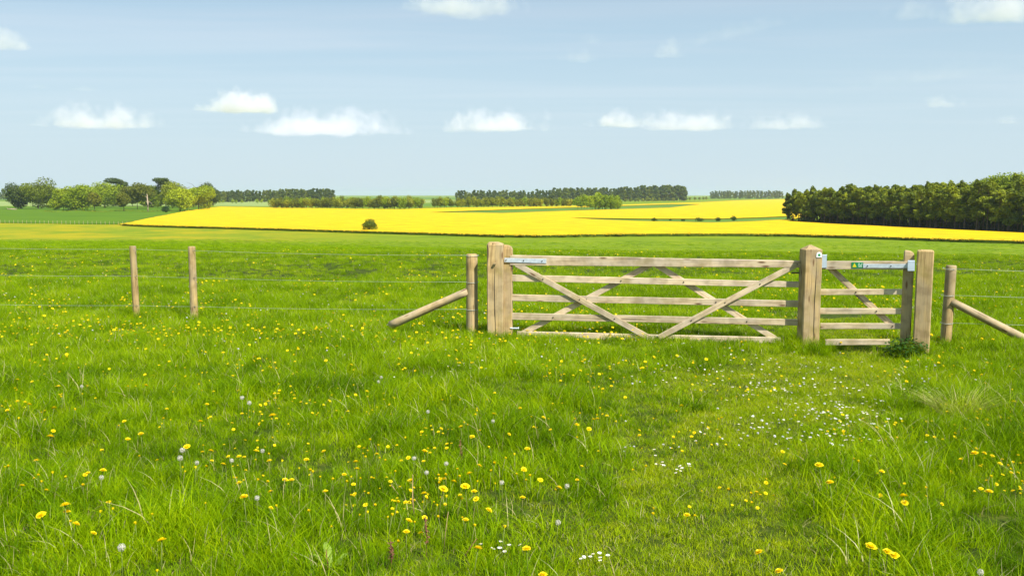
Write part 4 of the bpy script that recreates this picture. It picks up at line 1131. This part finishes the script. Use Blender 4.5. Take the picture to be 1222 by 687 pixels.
bush('lone_tree', 441, 22, 260.5, 276.8, fol('hawthorn', (.06, .09, .006), (.12, .16, .008), (.2, .25, .012)), 'lone small dark tree at the edge of the yellow field', 2600, .17, 11, 'tree')
for i, (u, w_, t_v, b_v) in enumerate([(781, 9, 259.5, 264.8), (800, 4, 260.5, 263.8), (815, 6, 260.5, 264.4), (835, 12, 258.6, 264.8), (857, 8, 258.2, 264.6), (875, 10, 257.0, 264.2)]):
    lb = ['small dark bush at the left of the green strip', 'tiny bush second on the green strip', 'low bush left of the wide one on the green strip', 'widest low bush on the green strip', 'rounded bush between the wide bush and the rightmost one', 'rightmost bush on the green strip beside the pine wood'][i]
    bush('bush', u, w_, t_v, b_v, BUSH_L, lb, 350, .22, 20 + i, group='bushes on the green strip')
# low hedge line under the clump
P = []
hg = empty('hedge'); tag(hg, 'low broken hedge along the foot of the left clump', 'hedge')
V = []; Q = []
for i in range(60):
    u = 52 + i * 2.6 + random.uniform(-1, 1); b = at_z(u, 252.6 + .8 * math.sin(i * .3), LOW); hh = random.uniform(.3, .9)
    v_, q_ = crown_mesh('h', [((b.x, b.y, LOW + hh * .4), (1.3, .8, hh))], 40, .25, 400 + i); Q.append(q_ + sum(len(a) for a in V)); V.append(v_)
link('foliage', np_mesh('foliage', np.concatenate(V), np.concatenate(Q)), OLIV_L, hg)
# pale log at the left end
b = at_z(14, 250.5, LOW); bm = bmesh.new(); tube(bm, [(-3, 0, .5), (0, 0, .55), (3.5, .5, .35)], [.35, .45, .3], 7); tube(bm, [(-2.4, 0, .5), (-3.4, .1, 1.6)], [.2, .08], 5)
o = link('fallen_log', bm_mesh('fallen_log', bm, True), SNAG); o.location = (b.x, b.y, LOW); tag(o, 'fallen pale log at the left end of the tree clump', 'log')

# pine wood on the right: rows of single trees
protoP = [make_tree('pine_tree', PINE_L, pine_lobes(500 + i, 14, 6.2 + .5 * (i % 3), 3.3 + .5 * (i % 3), 18), 4200, .34, 510 + i, 14, 6.2, 4.2, .19, 5, BARKP, flat=.55) for i in range(6)]
cnt = 0
E0 = Vector((at_z(934, 264.0, LOW).x, at_z(934, 264.0, LOW).y, 0)); E1 = Vector((at_z(1222, 278.6, LOW).x, at_z(1222, 278.6, LOW).y, 0))
ed = (E1 - E0).normalized(); en = Vector((-ed.y, ed.x, 0)); en = en if en.x > 0 else -en
Lw = (E1 - E0).length + 10
for row in range(6):
    s = 1.5 + (row % 2) * 1.8
    while s < Lw:
        p = E0 + ed * (s + random.uniform(-.7, .7)) + en * (1.6 + row * 4.0 + random.uniform(-.8, .8))
        t = s / Lw; hgt = (11.6 + 1.9 * t + .12 * row + random.gauss(0, .95)) / 14
        o = protoP[cnt] if cnt < 6 else copy_tree(protoP[cnt % 6])
        lb = ['dark pine with bare trunk in the front row of the right-hand wood', 'dark pine in the second row of the right-hand wood', 'dark pine deeper inside the right-hand wood', 'dark pine deeper inside the right-hand wood'][min(row, 3)]
        if row == 0 and s < 4: lb = 'leftmost pine at the corner of the right-hand wood'
        put(o, p.x, p.y, hgt, lb, 'pine', 'pines of the right-hand wood', sz=random.uniform(.95, 1.06)); cnt += 1
        s += 4.0 + random.uniform(-.4, .7)
V = []; Q = []
for i in range(210):
    s_ = random.uniform(0, Lw); p = E0 + ed * s_ + en * random.uniform(13 if s_ > 18 else 3, 24); hh = random.uniform(1.2, 3.2)
    v_, q_ = crown_mesh('u', [((p.x, p.y, LOW + hh * .45), (1.8, 1.8, hh))], 90, .45, 900 + i); Q.append(q_ + sum(len(a) for a in V)); V.append(v_)
o = link('undergrowth', np_mesh('undergrowth', np.concatenate(V), np.concatenate(Q)), DPINE); tag(o, 'dark undergrowth filling the shade between the pine trunks', 'undergrowth', kind='stuff')
pd = make_tree('broadleaf_tree', LIME_L, broad_lobes(77, 19, 15, 3, 22), 4500, .42, 78, 19, 15, 3, .4, 6)
for i, (u, tv) in enumerate([(1172, 213), (1184, 209.5), (1196, 206.5), (1210, 205.5), (1224, 205.5), (1240, 206)]):
    D = 330.0 - i * 4; tz = at_y(u, tv, D).z; x_ = at_y(u, tv, D).x
    o = pd if i == 0 else copy_tree(pd)
    put(o, x_, D, (tz - LOW) / 19.5, ['leftmost', 'second', 'third', 'fourth', 'fifth', 'last'][i] + ' bright green tree rising behind the pines at the right edge', 'tree', 'green trees behind the pine wood')
o, _ = field('woodland_floor', [[(E0.x - 1, E0.y + 1), (E1.x + 4, E1.y - 14), (E1.x + 40, E1.y - 8), (E0.x + 60, E0.y + 40)]], LOW + .06, [FLOORW], pix=False)
tag(o, 'dark litter floor under the pine wood', 'ground', kind='structure')

# copses and far tree lines: copies of whole single-mesh trees
copseA = [make_tree('copse_tree', COPSE_L, broad_lobes(600 + i, 9.5, 7.5, .6, 12), 1300, .38, 610 + i, 9.5, 7, .8, .16, 4, joined=True) for i in range(5)]
copseG = [make_tree('copse_tree', COPSE_G, broad_lobes(620 + i, 9.5, 8, .4, 12), 1300, .38, 630 + i, 9.5, 7, .8, .16, 4, joined=True) for i in range(4)]
farP = [make_tree('far_pine', FARP, pine_lobes(640 + i, 16, 9, 1.5, 11), 1000, .75, 650 + i, 16, 8, 4, .25, 3, BARKP, joined=True) for i in range(4)]
usedT = set()
def line(protos, u0, u1, v0, v1, h0, h1, step, rows, label, group, rowgap=5.0, gap=0.0, hj=.12, cat='tree', hfun=None, alt=None, altp=0.0):
    for row in range(rows):
        u = u0 + row * step * .4
        while u < u1:
            t = (u - u0) / (u1 - u0); vb = v0 + (v1 - v0) * t
            if gap and random.random() < gap: u += step; continue
            b = at_z(u + random.uniform(-.2, .2) * step, vb, LOW); y_ = b.y + row * rowgap + random.uniform(-1, 1); x_ = b.x * y_ / b.y
            hpx = (hfun(u) if hfun else h0 + (h1 - h0) * t); Hm_ = hpx * b.y / F * (1 + random.uniform(-hj, hj * .6))
            pl_ = alt if (alt and random.random() < altp) else protos
            pr0 = random.choice(pl_)
            if pr0.name not in usedT: o = pr0; usedT.add(pr0.name)
            else: o = pr0.copy(); COL.objects.link(o)
            ph = 16.0 if pr0 in farP else 9.7
            put(o, x_, y_, Hm_ / ph, label + [' nearest the field', ' in the second row', ' in the back row'][row] if rows > 1 else label, cat, group)
            u += step * random.uniform(.8, 1.2)
line(copseA, 326, 502, 249.3, 249.8, 14, 16, 6.2, 3, 'olive green tree of the left-hand copse', 'trees of the left copse', 4.5, alt=copseG, altp=.25)
line(copseA, 519, 683, 248.4, 247.3, 13.2, 12.8, 6.0, 2, 'rounded tree of the long copse behind the green wedge', 'trees of the long copse', 4.5, alt=copseG, altp=.12)
line(copseG, 690, 741, 250.6, 250.2, 19, 19, 6.6, 2, 'bright green tree of the small round copse', 'trees of the round copse', 4.5, hfun=lambda u: 20.5 - abs(u - 712) * .14)
line(copseA, 746, 848, 241.6, 238.6, 5.5, 5, 5.0, 1, 'low bush on the far side of the yellow field', 'far bushes', cat='bush')
line(farP, 262, 400, 241.4, 241.0, 14.5, 15.5, 3.9, 2, 'bluish distant pine in the line behind the left copse', 'distant pines left', 10, hfun=lambda u: 12.5 + 2.5 * math.sin((u - 262) / 140 * 2.2))
line(copseG, 255, 330, 243.0, 243.0, 5, 6, 6.0, 1, 'small distant tree below the left pine line', 'distant small trees', gap=.2)
line(farP, 545, 660, 240.6, 240.4, 12.0, 13.0, 3.9, 2, 'bluish distant pine in the line above the long copse', 'distant pines middle', 10, hj=.2)
line(farP, 660, 818, 240.4, 239.8, 15, 18, 3.9, 2, 'distant pine in the tall block right of the round copse', 'distant pines right', 10, hfun=lambda u: 15 + 2.8 * min(1, max(0, (u - 730) / 40)))
line(farP, 848, 935, 237.4, 237.2, 9.0, 9.5, 2.4, 1, 'very distant tree on the skyline left of the pine wood', 'skyline trees', 10)
line(farP, -60, 262, 238.6, 238.6, 11.5, 11.0, 3.4, 1, 'pale distant tree seen behind and beside the left clump', 'distant trees left', 10, hj=.3)
for pr0 in copseA + copseG + farP:
    if pr0.name not in usedT: bpy.data.objects.remove(pr0)

# rape plants breaking the straight top edge of the crop front
RB = simple('rape_flower', (.60, .40, .001), .8, trans=.1)
r = np.random.default_rng(3); V = []; Q = []; MI = []
for i in range(60):
    c = np.array([r.uniform(-1.4, 1.4), r.uniform(-.8, .8), r.uniform(.1, .82)]); d = r.normal(0, .12, 3); e = r.normal(0, .12, 3); d[2] *= .4; e[2] *= .4; k = len(V)
    V += [c - d, c - e, c + d, c + e]; Q.append((k, k + 1, k + 2, k + 3)); MI.append(0 if c[2] > .50 + r.normal(0, .08) else 1)
RL_ = library('rape_plants', [lib_obj('a_rape', np_mesh('rape', V, Q, MI), [RB, RAPE_STEM])])
P = []
fr = rp_polys[0]
front_w = [at_z(u, v, LOW + .72) for u, v in rape_border[:16]]
for a, b in zip(front_w[:-1], front_w[1:]):
    L_ = (b - a).length; n_ = int(L_ / .55)
    for i in range(n_):
        p = a.lerp(b, random.random()); P.append((p.x + random.uniform(-.5, .5), p.y + random.uniform(.3, 1.9), LOW))
n = len(P); scatter('rapeseed_edge', P, np.stack([np.zeros(n), np.zeros(n), rng.uniform(0, 6.28, n)], 1), rng.uniform(.85, 1.12, n), np.zeros(n, int), RL_, 'ragged front row of flowering rape with dark green stems', 'crop edge')

# far wheat edge fence: tiny pale posts
ff = empty('distant_fence'); tag(ff, 'tiny distant fence of pale posts between the dandelion pasture and the wheat', 'fence')
bm0 = bmesh.new(); tube(bm0, [(0, 0, -.2), (0, 0, 1.25)], .07, 6); fpm = bm_mesh('fence_post', bm0); fpm.materials.append(SNAG)
for i in range(34):
    u = -20 + i * 5.2; p = at_z(u, 265.6 + u * .012 + .8, LOW); o = bpy.data.objects.new('fence_post', fpm); COL.objects.link(o); o.parent = ff; o.location = (p.x, p.y, LOW)

# ------------------------------------------------------------------ haze
def haze():
    m, nt, ns, ln = mat('haze_air'); out = N(ns, 'ShaderNodeOutputMaterial'); v = N(ns, 'ShaderNodeVolumePrincipled')
    v.inputs['Color'].default_value = (.74, .87, 1, 1); v.inputs['Density'].default_value = 0.00007; v.inputs['Anisotropy'].default_value = .2
    ln.new(v.outputs[0], out.inputs['Volume'])
    bm = bmesh.new(); bmesh.ops.create_cube(bm, size=1)
    for q in bm.verts: q.co = Vector((q.co.x * 14000, q.co.y * 9600 + 4550, q.co.z * 40 + 8))
    o = link('haze', bm_mesh('haze', bm), m); tag(o, 'thin bluish summer haze over the valley', 'haze', kind='stuff')
haze()

# ------------------------------------------------------------------ clouds
def cloud_mat(name, dens, nscale, k, seed, flatb=1.0, soft=1.0):
    m, nt, ns, ln = mat(name); out = N(ns, 'ShaderNodeOutputMaterial'); v = N(ns, 'ShaderNodeVolumePrincipled')
    v.inputs['Color'].default_value = (.92, .895, .95, 1); v.inputs['Anisotropy'].default_value = .0
    tc = N(ns, 'ShaderNodeTexCoord'); geo = N(ns, 'ShaderNodeNewGeometry'); sep = N(ns, 'ShaderNodeSeparateXYZ'); ln.new(tc.outputs['Object'], sep.inputs[0])
    no = N(ns, 'ShaderNodeTexNoise'); no.inputs['Scale'].default_value = nscale; no.inputs['Detail'].default_value = 6; no.inputs['Roughness'].default_value = .55
    add = N(ns, 'ShaderNodeVectorMath', operation='ADD'); add.inputs[1].default_value = (seed * 733., seed * 119., seed * 57.)
    ln.new(geo.outputs['Position'], add.inputs[0]); ln.new(add.outputs[0], no.inputs['Vector'])
    # lower half of the ball is squeezed flat
    def M(op, a, b=None, c=None):
        n = N(ns, 'ShaderNodeMath', operation=op)
        for i, q in enumerate((a, b, c)):
            if q is None: continue
            if isinstance(q, (int, float)): n.inputs[i].default_value = q
            else: ln.new(q, n.inputs[i])
        return n.outputs[0]
    zz = sep.outputs['Z']
    x2 = M('MULTIPLY', sep.outputs['X'], sep.outputs['X']); y2 = M('MULTIPLY', sep.outputs['Y'], sep.outputs['Y'])
    zu = M('ADD', zz, .45); zu = M('DIVIDE', zu, 1.4); zpos = M('MAXIMUM', zu, 0); zneg = M('MAXIMUM', M('MULTIPLY', zu, -6.5 * flatb), 0); ze = M('ADD', zpos, zneg)
    r2 = M('ADD', M('ADD', x2, y2), M('MULTIPLY', ze, ze)); r_ = M('SQRT', r2)
    f = M('SUBTRACT', .54, r_); f = M('ADD', f, M('MULTIPLY', M('SUBTRACT', no.outputs['Fac'], .5), k)); f = M('MULTIPLY', f, 1.0 / soft); f = M('MINIMUM', M('MAXIMUM', f, 0), 1)
    d = M('MULTIPLY', f, dens * .27); ln.new(d, v.inputs['Density']); ln.new(v.outputs[0], out.inputs['Volume'])
    return m

BASE_ALT = 620.0
def cloud(u0, u1, vt, vb, label, dens=.05, k=1.7, seed=1, soft=.4, alt=BASE_ALT, tilt=0.0):
    u = (u0 + u1) / 2; d = ray(u, vb); D = min(9000, (alt - EYE) / d.z * d.y if d.z > 0 else 9000)
    a, b, c, e = at_y(u0, vb, D), at_y(u1, vb, D), at_y(u, vt, D), at_y(u, vb, D)
    w = (b - a).length / 2 / .62; h = (c.z - e.z)
    hz = h / 1.12
    bm = bmesh.new(); bmesh.ops.create_cube(bm, size=2)
    m = cloud_mat('cloud_vapour', dens, 1.0 / (h * .75), k, seed, soft=soft)
    o = link('cloud', bm_mesh('cloud', bm), m)
    o.rotation_euler = (0, -R(tilt), 0); o.scale = (w, w * .6, hz); o.location = (e.x, D, e.z + .45 * hz)
    tag(o, label, 'cloud', 'small clouds low over the horizon')
cloud(238, 342, 97, 132, 'bright peaked white cloud left of centre, clearly outlined', .050, k=1.35, seed=31, soft=.3)
cloud(50, 188, 118, 150, 'long flat cloud low at the left', .022, seed=2)
cloud(305, 475, 122, 158, 'long cloud with a white top and grey tail right of the peaked one', .022, seed=3)
cloud(530, 648, 124, 154, 'white cloud above the middle copse', .030, seed=4)
cloud(706, 772, 125, 150, 'small white cloud left of the pair above the gate', .025, seed=5)
cloud(766, 878, 122, 153, 'wider cloud of the pair above the gate', .020, seed=6)
cloud(882, 990, 130, 152, 'faint grey cloud above the middle gate post', .010, seed=7)
cloud(1103, 1152, 107, 126, 'tiny soft cloud above the right gate post', .014, seed=8)
cloud(-60, 32, 22, 57, 'bright cloud cut by the left edge of the sky', .040, seed=9)
cloud(480, 625, -26, 13, 'white cloud cut by the top edge near the centre', .030, seed=10)
cloud(1128, 1250, -26, 22, 'big white cloud cut by the top right corner', .035, seed=11)
cloud(1050, 1130, -8, 20, 'thin cloud beside the big one at the top right', .008, seed=12)
cloud(766, 830, 40, 67, 'soft round puff high right of centre', .010, seed=13)
cloud(668, 714, 50, 72, 'small soft puff high near the centre', .008, seed=14)
cloud(686, 726, 35, 51, 'smallest puff above its neighbour high near the centre', .006, seed=15)
cloud(1180, 1222, 130, 146, 'faint wisp low at the right edge of the sky', .006, seed=16)

cloud(806, 952, 22, 42, 'feathery slanting streak of high cloud right of the soft round puff', .0045, k=2.2, seed=17, soft=.7, tilt=12)
cloud(980, 1230, 70, 96, 'broad thin veil of cloud high at the right', .0016, k=2.4, seed=18, soft=.9, tilt=7)
cloud(28, 62, 97, 105, 'small grey wisp above the long cloud at the left', .006, seed=19)
cloud(80, 120, 100, 108, 'second small grey wisp above the long cloud at the left', .006, seed=20)

# ------------------------------------------------------------------ sky and sun
SUN_AZ = R(40); SUN_EL = R(50)          # sun behind the camera, to its right
sd = Vector((math.sin(SUN_AZ) * math.cos(SUN_EL), -math.cos(SUN_AZ) * math.cos(SUN_EL), math.sin(SUN_EL)))
L = bpy.data.lights.new('sun', 'SUN'); L.energy = 5.0; L.angle = R(.53); L.color = (1, .955, .88)
lo = bpy.data.objects.new('sun', L); COL.objects.link(lo); lo.rotation_euler = (-sd).to_track_quat('-Z', 'Y').to_euler()
W = bpy.data.worlds.new('World'); SC.world = W; W.use_nodes = True
nt = W.node_tree; ns, ln = nt.nodes, nt.links; ns.clear()
out = ns.new('ShaderNodeOutputWorld'); bg_ = ns.new('ShaderNodeBackground'); sky = ns.new('ShaderNodeTexSky')
sky.sky_type = 'NISHITA'; sky.sun_disc = False; sky.sun_elevation = SUN_EL; sky.sun_rotation = math.atan2(sd.x, sd.y); sky.altitude = 60
sky.air_density = 1.0; sky.dust_density = .4; sky.ozone_density = 1.0
# thin high cirrus: streaks mixed over the blue
tc = ns.new('ShaderNodeTexCoord'); sep = ns.new('ShaderNodeSeparateXYZ'); ln.new(tc.outputs['Generated'], sep.inputs[0])
mz = ns.new('ShaderNodeMath'); mz.operation = 'MAXIMUM'; ln.new(sep.outputs['Z'], mz.inputs[0]); mz.inputs[1].default_value = .02
dv = ns.new('ShaderNodeVectorMath'); dv.operation = 'DIVIDE'; cb = ns.new('ShaderNodeCombineXYZ')
for i in range(3): ln.new(mz.outputs[0], cb.inputs[i])
ln.new(tc.outputs['Generated'], dv.inputs[0]); ln.new(cb.outputs[0], dv.inputs[1])
mp = ns.new('ShaderNodeMapping'); mp.inputs['Rotation'].default_value = (0, 0, R(-62)); mp.inputs['Scale'].default_value = (.22, 1.0, 1); ln.new(dv.outputs[0], mp.inputs['Vector'])
no = ns.new('ShaderNodeTexNoise'); no.inputs['Scale'].default_value = .8; no.inputs['Detail'].default_value = 9; no.inputs['Roughness'].default_value = .58; no.inputs['Distortion'].default_value = .5
ln.new(mp.outputs[0], no.inputs['Vector'])
cr = ns.new('ShaderNodeValToRGB'); cr.color_ramp.elements[0].position = .44; cr.color_ramp.elements[0].color = (0, 0, 0, 1); cr.color_ramp.elements[1].position = .74; cr.color_ramp.elements[1].color = (.65, .65, .65, 1)
ln.new(no.outputs['Fac'], cr.inputs['Fac'])
fz = ns.new('ShaderNodeMapRange'); fz.inputs['From Min'].default_value = .04; fz.inputs['From Max'].default_value = .16; ln.new(sep.outputs['Z'], fz.inputs['Value'])
fm = ns.new('ShaderNodeMath'); fm.operation = 'MULTIPLY'; ln.new(cr.outputs['Color'], fm.inputs[0]); ln.new(fz.outputs[0], fm.inputs[1])
vz = ns.new('ShaderNodeMapRange'); vz.interpolation_type = 'SMOOTHSTEP'; vz.inputs['From Min'].default_value = .0; vz.inputs['From Max'].default_value = .26; vz.inputs['To Min'].default_value = .92; vz.inputs['To Max'].default_value = .52; ln.new(sep.outputs['Z'], vz.inputs['Value'])
fa = ns.new('ShaderNodeMath'); fa.operation = 'MAXIMUM'; ln.new(fm.outputs[0], fa.inputs[0]); ln.new(vz.outputs[0], fa.inputs[1])
mx = ns.new('ShaderNodeMix'); mx.data_type = 'RGBA'; ln.new(fa.outputs[0], mx.inputs['Factor']); ln.new(sky.outputs[0], mx.inputs['A']); 
vc = ns.new('ShaderNodeMix'); vc.data_type = 'RGBA'; ln.new(vz.outputs[0], vc.inputs['Factor']); vc.inputs['A'].default_value = (5.0, 8.0, 10.0, 1); vc.inputs['B'].default_value = (6.0, 7.3, 8.1, 1)
vb_ = ns.new('ShaderNodeMix'); vb_.data_type = 'RGBA'; ln.new(fm.outputs[0], vb_.inputs['Factor']); ln.new(vc.outputs['Result'], vb_.inputs['A']); vb_.inputs['B'].default_value = (8.0, 8.8, 9.5, 1)
ln.new(vb_.outputs['Result'], mx.inputs['B'])
ln.new(mx.outputs['Result'], bg_.inputs['Color']); bg_.inputs['Strength'].default_value = .064
ln.new(bg_.outputs[0], out.inputs['Surface'])

# ------------------------------------------------------------------ camera and render
cam = bpy.data.cameras.new('camera'); co = bpy.data.objects.new('camera', cam); COL.objects.link(co); SC.camera = co
cam.sensor_width = 36; cam.lens = F / 1222 * 36; cam.clip_end = 30000; cam.clip_start = .1
co.location = (0, 0, EYE); co.rotation_euler = (math.pi / 2 - PITCH, 0, 0)
SC.view_settings.view_transform = 'Standard'; SC.view_settings.look = 'None'; SC.view_settings.exposure = 0.72; SC.view_settings.gamma = 1
cy = SC.cycles; cy.max_bounces = 8; cy.diffuse_bounces = 3; cy.glossy_bounces = 2; cy.transmission_bounces = 3; cy.volume_bounces = 5; cy.transparent_max_bounces = 8
cy.use_denoising = True; cy.volume_step_rate = 3.0; cy.volume_max_steps = 256
SC.render.film_transparent = False
